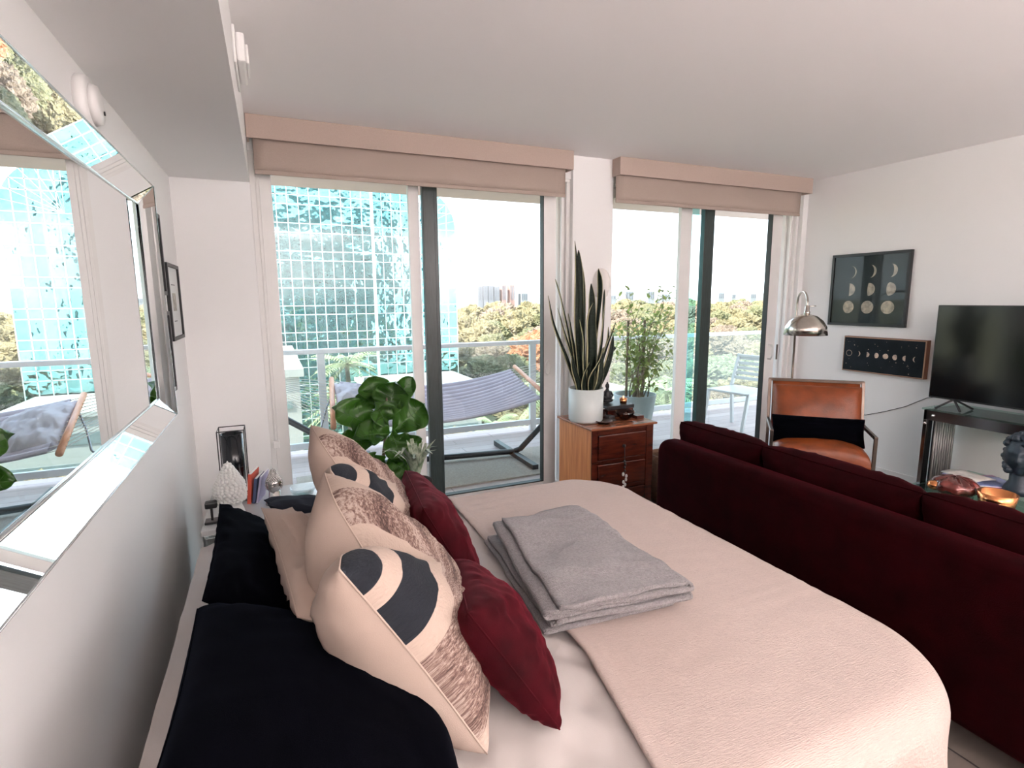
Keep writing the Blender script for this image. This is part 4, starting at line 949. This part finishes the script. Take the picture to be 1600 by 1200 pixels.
SL = [ # base offset, mid, tip (world x at y, z), width, twist, start angle
 ((-.03, 0), (-.07, .01, 1.30), (-.075, .02, 1.66), (-.085, .03, 1.88), .055, 1.2, -.2), ((-.01, .02), (-.04, .02, 1.35), (-.045, .03, 1.62), (-.055, .03, 1.82), .06, -.8, .4),
 ((-.06, .0), (-.16, .0, 1.12), (-.26, .0, 1.33), (-.30, .0, 1.52), .045, .9, .2), ((-.05, -.02), (-.12, -.02, 1.10), (-.2, -.02, 1.30), (-.24, -.02, 1.44), .04, .7, .5),
 ((-.05, .03), (-.10, .05, 1.2), (-.18, .05, 1.5), (-.22, .05, 1.63), .034, 1.5, .1), ((.02, -.01), (.03, -.02, 1.15), (.02, -.02, 1.35), (.03, -.03, 1.47), .085, .5, -.2),
 ((.04, .01), (.07, .0, 1.25), (.10, .0, 1.55), (.085, .0, 1.70), .05, 1.4, .9), ((.05, .02), (.12, .02, 1.15), (.14, .02, 1.40), (.15, .02, 1.56), .05, 1.8, .0),
 ((.06, -.01), (.10, -.02, 1.05), (.16, -.02, 1.2), (.215, -.03, 1.34), .045, .8, .2), ((.07, -.02), (.12, -.04, 1.0), (.165, -.04, 1.12), (.18, -.05, 1.25), .07, .3, .1),
 ((-.07, -.03), (-.10, -.05, .96), (-.13, -.05, 1.03), (-.145, -.05, 1.12), .05, .4, .0), ((.0, -.05), (-.01, -.07, .98), (.05, -.08, 1.08), (.085, -.08, 1.17), .05, 1.0, .2),
 ((-.02, -.04), (-.05, -.05, 1.05), (-.06, -.05, 1.22), (-.09, -.05, 1.36), .045, 1.0, .3), ((.03, .04), (.05, .05, 1.2), (.07, .05, 1.42), (.06, .05, 1.60), .055, -1.2, .5),
 ((.0, .03), (-.01, .03, 1.2), (-.01, .04, 1.5), (-.02, .04, 1.72), .05, .9, 1.3), ((-.04, .04), (-.06, .05, 1.1), (-.10, .05, 1.28), (-.12, .05, 1.40), .05, 1.1, .2),
 ((.05, -.04), (.07, -.06, .95), (.08, -.06, 1.05), (.09, -.06, 1.16), .055, .6, -.1), ((.01, 0), (.03, .01, 1.1), (.045, .01, 1.3), (.05, .0, 1.42), .06, 1.2, .1),
 ((-.045, -.045), (-.06, -.06, .94), (-.05, -.06, 1.0), (-.02, -.07, 1.07), .045, 1, .1), ((.075, .03), (.13, .04, 1.05), (.19, .04, 1.18), (.20, .04, 1.30), .05, .5, .3)]
for bo, m1, m2, tp, w, tw, se in SL:
    snake_leaf([(Bx+bo[0], By+bo[1], .862), (Bx+m1[0], By+m1[1], m1[2]*.985), (Bx+m2[0], By+m2[1], m2[2]), (Bx+tp[0], By+tp[1], tp[2])], w, tw, se)

t = thing('trinket_box', 'dark lacquer box with a flat lid, at the back of the cabinet top', 'box', (2.26, 3.30, .65))
MB().box(2.16, 2.38, 3.22, 3.40, .651, .705).build('body', M['mahog'], t, bevel=.004); MB().box(2.155, 2.385, 3.215, 3.405, .706, .735).build('lid', M['black'], t, bevel=.005)
t = thing('buddha_figurine', 'small seated dark figurine on top of the lacquer box', 'figurine', (2.23, 3.34, .735))
b = MB(); b.sphere((2.23, 3.34, .757), .048, (1, .8, .42), 22); b.build('crossed_legs', M['black'], t)
b = MB(); b.lathe([(0, .75), (.026, .755), (.030, .79), (.027, .815), (.012, .835), (.008, .845), (0, .845)], (2.23, 3.34, 0), 20); b.build('torso', M['black'], t)
b = MB(); b.sphere((2.23, 3.338, .862), .0165, (1, 1, 1.2), 18); b.sphere((2.23, 3.34, .884), .007, n=10); b.build('head', M['black'], t)
b = MB(); 
for s in (-1, 1): b.tube([(2.23+s*.026, 3.34, .82), (2.23+s*.042, 3.33, .79), (2.23+s*.012, 3.31, .768)], [.009, .008, .006], 8)
b.build('arms', M['black'], t)
t = thing('glass_jar', 'clear glass jar with reddish lid rim behind the snake plant pot', 'jar', (2.13, 3.36, .65))
MB().lathe([(0, .652), (.045, .652), (.048, .67), (.048, .85), (.045, .86), (.044, .85), (.044, .67), (0, .66)], (2.135, 3.36, 0), 32).build('glass_body', M['clear'], t)
MB().lathe([(.049, .86), (.051, .862), (.051, .872), (.044, .872), (.044, .86)], (2.135, 3.36, 0), 32).build('rim', M['mahog'], t)
t = thing('silver_box', 'small silver tin in front of the glass jar', 'box', (2.13, 3.24, .65))
MB().box(2.095, 2.145, 3.235, 3.285, .651, .72).build('tin', M['chrome'], t, bevel=.004); MB().sphere((2.12, 3.26, .727), .010, n=12).build('lid_knob', M['chrome'], t)
t = thing('glass_bowl', 'dark amber glass bowl near the front edge of the cabinet top', 'bowl', (2.235, 3.12, .65))
MB().lathe([(0, .652), (.03, .652), (.055, .68), (.072, .715), (.069, .715), (.052, .684), (.028, .658), (0, .658)], (2.235, 3.12, 0), 36).build('bowl_shell', glass_mat('amber_glass', (.42, .25, .2), 1.5), t)
b = MB(); random.seed(2)
for k in range(12): b.sphere((2.235+random.uniform(-.03, .03), 3.12+random.uniform(-.03, .03), .675+random.uniform(0, .022)), .010, n=10)
tag(b.build('dried_petals', mat('dried_petal', (.25, .16, .1), .9, var=.5, vscale=60)), 'dried petals lying in the amber glass bowl', 'potpourri', kind='stuff')
t = thing('candle_holder', 'glowing copper tealight holder beside the glass bowl', 'candle holder', (2.31, 3.23, .65))
MB().lathe([(0, .737), (.024, .737), (.028, .775), (.025, .775), (.021, .742), (0, .742)], (2.325, 3.27, 0), 24).build('cup', M['copper'], t)
fm = bpy.data.materials.new('flame'); fm.use_nodes = True; q = fm.node_tree.nodes['Principled BSDF']; q.inputs['Emission Color'].default_value = (1, .35, .08, 1); q.inputs['Emission Strength'].default_value = .18
MB().sphere((2.325, 3.27, .782), .006, (1, 1, 2), 12).build('flame', fm, t)
t = thing('small_dish', 'shallow wooden dish at the front edge of the cabinet, below the pot', 'dish', (2.05, 3.10, .65))
MB().lathe([(0, .651), (.030, .651), (.062, .668), (.060, .671), (.029, .656), (0, .656)], (2.045, 3.10, 0), 36).build('dish_shell', M['bronze'], t)
t = thing('black_tray', 'black square catch-all tray between the pot and the bowl', 'tray', (2.14, 3.16, .65))
MB().box(2.105, 2.165, 3.12, 3.20, .651, .66).build('tray_base', M['black'], t, bevel=.003); MB().box(2.11, 2.16, 3.13, 3.19, .66, .685).build('tray_insert', M['black'], t, bevel=.004)
t = thing('book', 'small dark red book lying at the right edge of the cabinet top', 'book', (2.345, 3.10, .65))
MB().box(2.325, 2.385, 3.10, 3.19, .651, .673).build('cover', M['mahog'], t, bevel=.002); MB().box(2.327, 2.386, 3.102, 3.188, .654, .670).build('pages', M['cer'], t)

# plaster face on the column
t = thing('face_sculpture', 'white plaster face relief hanging on the column behind the snake plant', 'sculpture', (2.30, 3.59, 1.5))
b = MB(); face_head(b, (2.315, 3.575, 1.61), .088, math.radians(-62), 0, 0, sc=(.80, .70, 1.30), n=64); b.build('face', mat('plaster', (.82, .79, .77), .8, bump=.1, bscale=60, var=.03), t)

# floor jug behind the sofa end
t = thing('floor_basket', 'brown round basket with pale cloth on the floor behind the sofa end', 'basket', (2.75, 3.2, 0))
MB().lathe([(0, .002), (.11, .002), (.17, .12), (.17, .26), (.13, .36), (.12, .36), (.158, .25), (.158, .12), (.1, .015), (0, .015)], (2.62, 3.12, 0), 32).build('basket_body', mat('wicker', (.14, .08, .05), .8, bump=.6, bscale=70, var=.3, vscale=30), t)
cb = MB(); cb.sphere((2.63, 3.08, .345), .085, (1, .9, .42), 24, fn=lambda d: 1+.2*noise.noise(d*3)); tag(cb.build('cloth', M['cream']), 'pale cloth bunched up in the brown basket', 'cloth')

# ------------------------------------------------------------------ sofa (its back to the bed)
M['sofa'] = mat('dark_red_velvet', (.012, .0002, .0010), .9, spec=.05, sheen=.05, sheencol=(.8, .01, .06), bump=.12, bscale=500, var=.3, vscale=12)
sofa = thing('sofa', 'long burgundy velvet sofa standing with its back to the bed foot', 'sofa', (2.4, 1.2, 0))
def slab(mb, x0, x1, y0, y1, z0, z1, r, n=6):
    """upholstered slab rounded at its top and ends"""
    pts = [(y0, z0)]
    for cy, cz, a0 in ((y0+r, z1-r, PI), (y1-r, z1-r, PI/2)):
        for k in range(n+1): a = a0-PI/2*k/n; pts.append((cy+r*math.cos(a), cz+r*math.sin(a)))
    pts.append((y1, z0))
    return mb.prism(pts, x0, x1, M=Matrix(((0, 0, 1), (1, 0, 0), (0, 1, 0))))
slab(MB(), 1.955, 2.085, -.15, 2.43, .10, .715, .075).build('back_panel', M['sofa'], sofa, bevel=.045, seg=5, smooth=True)
slab(MB(), 1.99, 2.80, 2.29, 2.42, .12, .56, .06).build('armrest', M['sofa'], sofa, bevel=.03, seg=4, smooth=True)
slab(MB(), 1.99, 2.80, -.14, -.01, .12, .56, .06).build('armrest', M['sofa'], sofa, bevel=.03, seg=4, smooth=True)
MB().box(2.05, 2.80, -.01, 2.29, .12, .30).build('seat_base', M['sofa'], sofa, bevel=.02)
for x in (2.03, 2.74):
    for y in (-.08, 2.36): MB().lathe([(.018, 0), (.028, .12)], (x, y, 0), 14).build('leg', M['black'], sofa)
for k in range(3):
    y1 = (2.43, 1.845, 1.135)[k]; y0 = (1.855, 1.145, .44)[k]
    cb = MB(); cushion(cb, (2.30, y0-.01, .45), (2.30, y1+.01, .45), (2.14, y1+.005, .785), (2.14, y0-.005, .785), .125, n=36, pull=.02, pw=.30, wr=.006, rip=.006, seed=k)
    c = cb.build('back_cushion', M['sofa'], sofa); seam(MB(), (2.30, y0-.01, .45), (2.30, y1+.01, .45), (2.14, y1+.005, .785), (2.14, y0-.005, .785), .004, .02).build('piping', M['sofa'], c)
    MB().box(2.16, 2.83, max(y0, 0), y1, .30, .45).build('seat_cushion', M['sofa'], sofa, bevel=.05, seg=4, smooth=True)

# ------------------------------------------------------------------ leather armchair, turned towards the sofa
ac = thing('armchair', 'tan leather armchair with square metal frame between sofa and lamp', 'armchair', (3.66, 2.72, 0), rotz=math.radians(-135.5), local=True)
# local frame: +x = forward, y = width
hw = .315
for s in (-1, 1):
    f = MB(); sq(f, [(-.17, s*hw, .86), (-.08, s*hw, .50), (-.02, s*hw, .012)], .011); sq(f, [(.34, s*hw, .012), (.34, s*hw, .56), (-.085, s*hw, .56)], .011); sq(f, [(-.02, s*hw, .012), (.34, s*hw, .012)], .011)
    f.build('side_frame', M['bronze'], ac, bevel=.002)
f = MB(); sq(f, [(-.17, -hw, .862), (-.17, hw, .862)], .011); sq(f, [(.335, -hw, .26), (.335, hw, .26)], .010); sq(f, [(-.05, -hw, .26), (-.05, hw, .26)], .010); f.build('cross_rail', M['bronze'], ac, bevel=.002)
f = MB(); f.grid(lambda u, v: (-.165+.10*(1-v)+.0, -hw+.02+(2*hw-.04)*u, .45+.40*v), 8, 8); f.build('back_sling', M['tan'], ac, solid=.008)
bc = MB(); cushion(bc, (.035, -.295, .36), (.035, .295, .36), (-.095, .295, .835), (-.095, -.295, .835), .125, n=30, pull=.015, pw=.28, wr=.004, rip=.003)
c = bc.build('back_cushion', M['tan'], ac); seam(MB(), (.035, -.295, .36), (.035, .295, .36), (-.095, .295, .835), (-.095, -.295, .835), .004, .015).build('piping', M['tan'], c)
scn = MB(); cushion(scn, (-.02, -.30, .335), (.36, -.30, .36), (.36, .30, .36), (-.02, .30, .335), .15, n=30, pull=.01, pw=.22, wr=.004, rip=.003)
c = scn.build('seat_cushion', M['tan'], ac); seam(MB(), (-.02, -.30, .335), (.36, -.30, .36), (.36, .30, .36), (-.02, .30, .335), .004, .01).build('piping', M['tan'], c)
bp = thing('lumbar_pillow', 'black velvet lumbar pillow leaning on the tan armchair back', 'pillow', (3.66, 2.72, 0), rotz=math.radians(-135.5), local=True)
cs = ((.125, -.30, .435), (.125, .30, .435), (.055, .30, .625), (.055, -.30, .625))
lb = MB(); cushion(lb, *cs, .11, n=36, pull=.03, pw=.34, wr=.006, rip=.006); c = lb.build('cover', M['black_velvet'], bp); seam(MB(), *cs, .004, .03).build('piping', M['red_velvet'], c)

# ------------------------------------------------------------------ arc lamp
lp = thing('floor_lamp', 'arched floor lamp with brushed nickel dome behind the armchair', 'floor lamp', (4.0, 3.22, 0))
MB().lathe([(0, 0), (.13, 0), (.13, .025), (.03, .035), (0, .035)], (4.0, 3.22, .001), 32).build('base', M['nickel'], lp)
MB().tube([(4.0, 3.22, .03), (4.0, 3.22, .8), (3.997, 3.22, 1.18)], .009, 10).build('lower_pole', M['bronze'], lp)
pts = [(3.997, 3.22, 1.16), (3.995, 3.218, 1.36)]
for k in range(13):
    a = PI*k/12; q = (1-math.cos(a))/2; pts.append((3.995+(3.80-3.995)*q, 3.218+(2.97-3.218)*q, 1.44+.10*math.sin(a)))
pts.append((3.80, 2.97, 1.42))
MB().tube(pts, .0085, 10).build('arched_pole', M['nickel'], lp)
sh = MB().lathe([(.0, 1.365), (.03, 1.364), (.075, 1.350), (.118, 1.315), (.145, 1.27), (.155, 1.205), (.152, 1.205), (.142, 1.268), (.115, 1.312), (.073, 1.346), (.03, 1.36), (0, 1.361)], (3.80, 2.97, 0), 48).build('dome_shade', M['nickel'], lp)
MB().lathe([(0, 1.36), (.022, 1.362), (.022, 1.385), (.016, 1.39), (.016, 1.43), (.010, 1.435), (0, 1.435)], (3.80, 2.97, 0), 20).build('socket_cap', M['nickel'], lp)
MB().tube([(3.80, 2.97, 1.425), (3.845, 2.93, 1.428)], .004, 8).build('swivel_screw', M['nickel'], lp)
MB().sphere((3.80, 2.97, 1.29), .03, (1, 1, 1.2), 16).build('bulb', M['cer'], lp)

# ------------------------------------------------------------------ pictures on the right wall
M['night'] = mat('night_print', (.003, .006, .008), .6, col2=(.009, .014, .018), vscale=5)
M['moon'] = mat('moon_print', (.72, .56, .44), .7, col2=(.34, .27, .22), vscale=30, detail=5)
def moon(parent, y, z, r, ph, x, wax=1):
    """flat lit part of a moon; ph -1..1 gives the terminator (1 full); lit side towards +screen right (-y)"""
    n = 28; pts = []
    for k in range(n+1): a = -PI/2+PI*k/n; pts.append((y-wax*r*math.cos(a), z+r*math.sin(a)))
    for k in range(n, -1, -1): a = -PI/2+PI*k/n; pts.append((y+wax*r*ph*math.cos(a), z+r*math.sin(a)))
    b = MB(); k = len(pts)
    vs = [(x, p[0], p[1]) for p in pts]; h = n+1
    fs = []
    for i in range(n): fs.append((i, i+1, k-2-i, k-1-i))
    b.add(vs, fs); b.build('moon', M['moon'], parent, solid=.0006)
t = thing('moon_poster', 'black framed poster of nine moon phases above the armchair', 'picture', (XR, 2.98, 1.255))
y0, y1, z0, z1, xf = 2.655, 3.30, 1.255, 1.850, XR-.03
b = MB(); w = .022
for q in ((y0, y1, z0, z0+w), (y0, y1, z1-w, z1), (y0, y0+w, z0+w, z1-w), (y1-w, y1, z0+w, z1-w)): b.box(xf, XR-.001, *q)
b.build('frame', M['black'], t, bevel=.002)
MB().box(xf+.014, XR-.002, y0+w, y1-w, z0+w, z1-w).build('print', M['night'], t)
MB().box(xf+.006, xf+.008, y0+w, y1-w, z0+w, z1-w).build('glass_front', M['table_glass'] if False else glass_mat('poster_glass', (.93, .96, .96), 1.2, fw_=.12), t)
for r_ in range(3):
    for c_ in range(3):
        ph = (-.80, -.62, -.45, -.05, .18, .42, .80, .95, 1.0)[r_*3+c_]
        moon(t, 3.135-c_*.165, 1.70-r_*.145, .052, ph, xf+.013)
t = thing('moon_phase_plaque', 'long wooden plaque painted with a row of moon phases, below the poster', 'picture', (XR, 2.8, .87))
y0, y1, z0, z1, xf = 2.47, 3.12, .873, 1.168, XR-.045
MB().box(xf, XR-.001, y0, y1, z0, z1).build('wood_edge', M['woodframe'], t, bevel=.002)
MB().box(xf-.002, xf, y0+.004, y1-.004, z0+.004, z1-.004).build('light_rim', mat('light_wood_rim', (.50, .30, .20), .5, var=.1), t)
MB().box(xf-.003, xf-.0015, y0+.012, y1-.008, z0+.010, z1-.010).build('painted_panel', mat('slate_paint', (.004, .007, .010), .7, spec=.2, col2=(.014, .020, .026), vscale=6), t)
zc = (z0+z1)/2+.005
MB().tube([(xf-.004, y1-.055+.024*math.cos(a), zc+.024*math.sin(a)) for a in [2*PI*k/28 for k in range(28)]], .0016, 5, closed=True).build('ring', M['moon'], t)
for k, (ph, wx) in enumerate(((-.6, 1), (0, 1), (.55, 1), (1, 1), (.6, -1), (0, -1), (-.6, -1))):
    moon(t, y1-.130-k*.0755, zc-.001*k, .0215, ph, xf-.0035, wx)
b = MB(); random.seed(21)
for k in range(34):
    yy = random.uniform(y0+.03, y1-.03); zz = random.choice((random.uniform(z0+.02, zc-.04), random.uniform(zc+.04, z1-.02))); r = random.choice((.0015, .002, .004))
    b.box(xf-.0038, xf-.0030, yy-r, yy+r, zz-r*.35, zz+r*.35); b.box(xf-.0038, xf-.0030, yy-r*.35, yy+r*.35, zz-r, zz+r)
b.build('star_marks', M['moon'], t)

# ------------------------------------------------------------------ console, television
cn = thing('media_console', 'chrome and glass console with ribbed end panel under the television', 'console table', (4.3, 1.7, 0))
x0, x1, ya, yb, zt = 4.14, 4.49, .75, 2.26, .715
M['chromed'] = mat('dark_chrome', (.32, .30, .31), .16, 1, var=.15, vscale=7)
MB().box(x0-.01, x1, ya-.01, yb+.01, zt, zt+.012).build('glass_top', M['table_glass'], cn)
b = MB(); b.box(x0, x0+.02, ya, yb, zt-.07, zt); b.box(x1-.02, x1, ya, yb, zt-.07, zt); b.box(x0, x1, ya, ya+.02, zt-.07, zt); b.box(x0, x1, yb-.02, yb, zt-.07, zt); b.build('apron', M['chromed'], cn, bevel=.002)
for y in (yb-.012, ya+.012):
    for xx in (x0+.035, x1-.035): 
        MB().box(xx-.035, xx+.035, y-.012, y+.012, 0, zt-.07).build('leg', M['chromed'], cn, bevel=.002)
for (y, z) in ((2.20, .68), (2.245, .62)):
    MB().sphere((x0-.004, y, z), .010, n=14).build('bolt', M['chrome'], cn)
M['rib'] = mat('ribbed_panel', (.30, .28, .28), .4, .5, var=.1)
MB().box(x0+.05, x1-.05, yb-.05, yb-.04, .15, zt-.07).build('end_backing', M['black'], cn)
b = MB()
xx = x0+.055
while xx < x1-.06: b.tube([(xx, yb-.055, .15), (xx, yb-.055, zt-.07)], .0075, 8); xx += .027
b.build('ribbed_end', M['rib'], cn)
b = MB(); b.box(x0+.01, x1-.01, ya+.02, yb-.02, .135, .147); b.build('lower_shelf', M['table_glass'], cn)
tv = thing('television', 'flat black television on splayed metal feet, standing on the console', 'television', (4.25, 1.73, zt+.012))
MB().box(4.235, 4.262, 1.16, 2.295, .79, 1.435).build('screen_housing', M['black'], tv, bevel=.003)
MB().box(4.2335, 4.235, 1.167, 2.288, .802, 1.428).build('screen', M['tvblack'], tv)
for y in (2.14, 1.32):
    f = MB(); f.tube([(4.15, y+.06, .733), (4.245, y, .795), (4.34, y-.07, .733)], .0075, 8); f.tube([(4.245, y, .795), (4.16, y-.085, .735)], .0075, 8); f.build('foot', M['black'], tv)
b = MB().tube([(4.27, 2.25, .80), (4.42, 2.33, .77), (4.51, 2.45, .735), (4.512, 2.60, .64), (4.512, 2.75, .572), (4.512, 2.90, .515), (4.512, 3.05, .475), (4.512, 3.3, .40)], .0028, 6)
tag(b.build('power_cable', M['black']), 'thin black cable slung along the white wall from the television', 'cable')
t = thing('speaker_box', 'small black box at the right end of the console top', 'speaker', (4.22, 1.62, zt+.012))
MB().box(4.16, 4.28, 1.50, 1.70, zt+.013, zt+.055).build('cabinet', M['black'], t, bevel=.004); MB().box(4.157, 4.16, 1.51, 1.69, zt+.018, zt+.05).build('grille', M['black'], t)

# ------------------------------------------------------------------ coffee table and what stands on it
ct = thing('coffee_table', 'low glass coffee table with chrome rim between sofa and console', 'coffee table', (3.5, 1.35, 0))
x0, x1, y0, y1, zt = 3.02, 4.02, .60, 1.90, .38
MB().box(x0, x1, y0, y1, zt, zt+.012).build('glass_top', M['table_glass'], ct)
b = MB(); 
for q in ((x0, x1, y0, y0+.018), (x0, x1, y1-.018, y1), (x0, x0+.018, y0, y1), (x1-.018, x1, y0, y1)): b.box(*q, zt-.03, zt)
b.build('rim', M['black'], ct, bevel=.002)
for xx in (x0+.03, x1-.03):
    for yy in (y0+.03, y1-.03): MB().box(xx-.02, xx+.02, yy-.02, yy+.02, 0, zt-.03).build('leg', M['chromed'], ct)
MB().box(x0+.02, x1-.02, y0+.02, y1-.02, .10, .11).build('lower_shelf', M['table_glass'], ct)
z = zt+.013
t = thing('copper_bowl', 'shiny copper bowl on the glass table, nearest the sofa', 'bowl', (3.42, 1.475, z))
MB().lathe([(0, 0), (.055, 0), (.075, .02), (.085, .085), (.081, .085), (.070, .023), (.05, .006), (0, .006)], (3.42, 1.475, z), 44).build('bowl_shell', M['copper'], t)
t = thing('glass_ornament', 'dark red rounded glass ornament left of the copper bowl', 'ornament', (3.42, 1.69, z))
def shell(d): return 1+.05*math.sin(math.atan2(d.y, d.x)*9)+.06*noise.noise(d*2)
MB().sphere((3.44, 1.68, z+.055), .105, (1.05, 1.05, .52), 40, fn=shell).build('glass_body', mat('red_glass', (.16, .03, .025), .06, .35, var=.6, vscale=12, coat=1), t)
MB().sphere((3.37, 1.74, z+.05), .04, (1, 1, .7), 20).build('neck', M['copper'], t)
mcol = ((.45, .42, .6), (.6, .56, .52), (.30, .12, .25), (.12, .15, .3))
for i, (x, y, w, h, rz, c, lab) in enumerate(((3.80, 1.78, .21, .28, .3, mcol[0], 'lilac printed magazine at the bottom of the loose pile'), (3.84, 1.69, .2, .27, -.5, mcol[2], 'dark plum magazine in the loose pile, nearest the bust'), (3.79, 1.72, .2, .27, .9, mcol[3], 'blue printed magazine in the middle of the loose pile'), (3.81, 1.80, .15, .21, -.2, mcol[1], 'pale folded paper on top of the magazine pile'))):
    t = thing('magazine', lab, 'magazine', (x, y, z), rotz=rz, group='magazines on the glass table', local=True)
    zz = i*.006
    MB().grid(lambda u, v: ((u-.5)*w, (v-.5)*h, zz+.005+.006*math.sin(u*3)*(i > 2)), 8, 4).build('pages', M['cer'], t, solid=.004)
    MB().grid(lambda u, v: ((u-.5)*w, (v-.5)*h, zz+.0078+.006*math.sin(u*3)*(i > 2)), 8, 4).build('cover', mat('magazine_print', c, .35, col2=tuple(min(1, q*1.5+.05) for q in c), vscale=22), t, solid=.0006)
t = thing('bust', 'dark blue black classical head bust on the glass table by the console', 'bust', (3.72, 1.545, z))
M['bust'] = mat('dark_stone', (.018, .030, .045), .45, bump=.3, bscale=40, var=.3)
hc = V((3.79, 1.545, z+.22)); ra = math.radians(-168); R_ = Matrix.Rotation(ra, 3, 'Z')
b = MB(); face_head(b, hc, .10, ra, 0, 0, sc=(1.0, .80, 1.18)); b.build('head', M['bust'], t)
b = MB(); random.seed(4)
for i in range(150):
    el = random.uniform(-.9, 1.5); az = random.uniform(-PI, PI); d = V((math.cos(el)*math.cos(az), math.cos(el)*math.sin(az), math.sin(el)))
    hair = d.z > .52 or d.x < .15; beard = d.z < -.50 and d.x > 0
    if not (hair or beard): continue
    q = .102*d; q = R_ @ V((q.x*1.0, q.y*.82, q.z*1.18)); b.sphere(hc+q, random.uniform(.014, .021), n=10)
b.build('curls', M['bust'], t)
MB().lathe([(0, 0), (.075, 0), (.07, .03), (.05, .07), (.052, .16)], (3.80, 1.545, z), 28).build('neck', M['bust'], t)
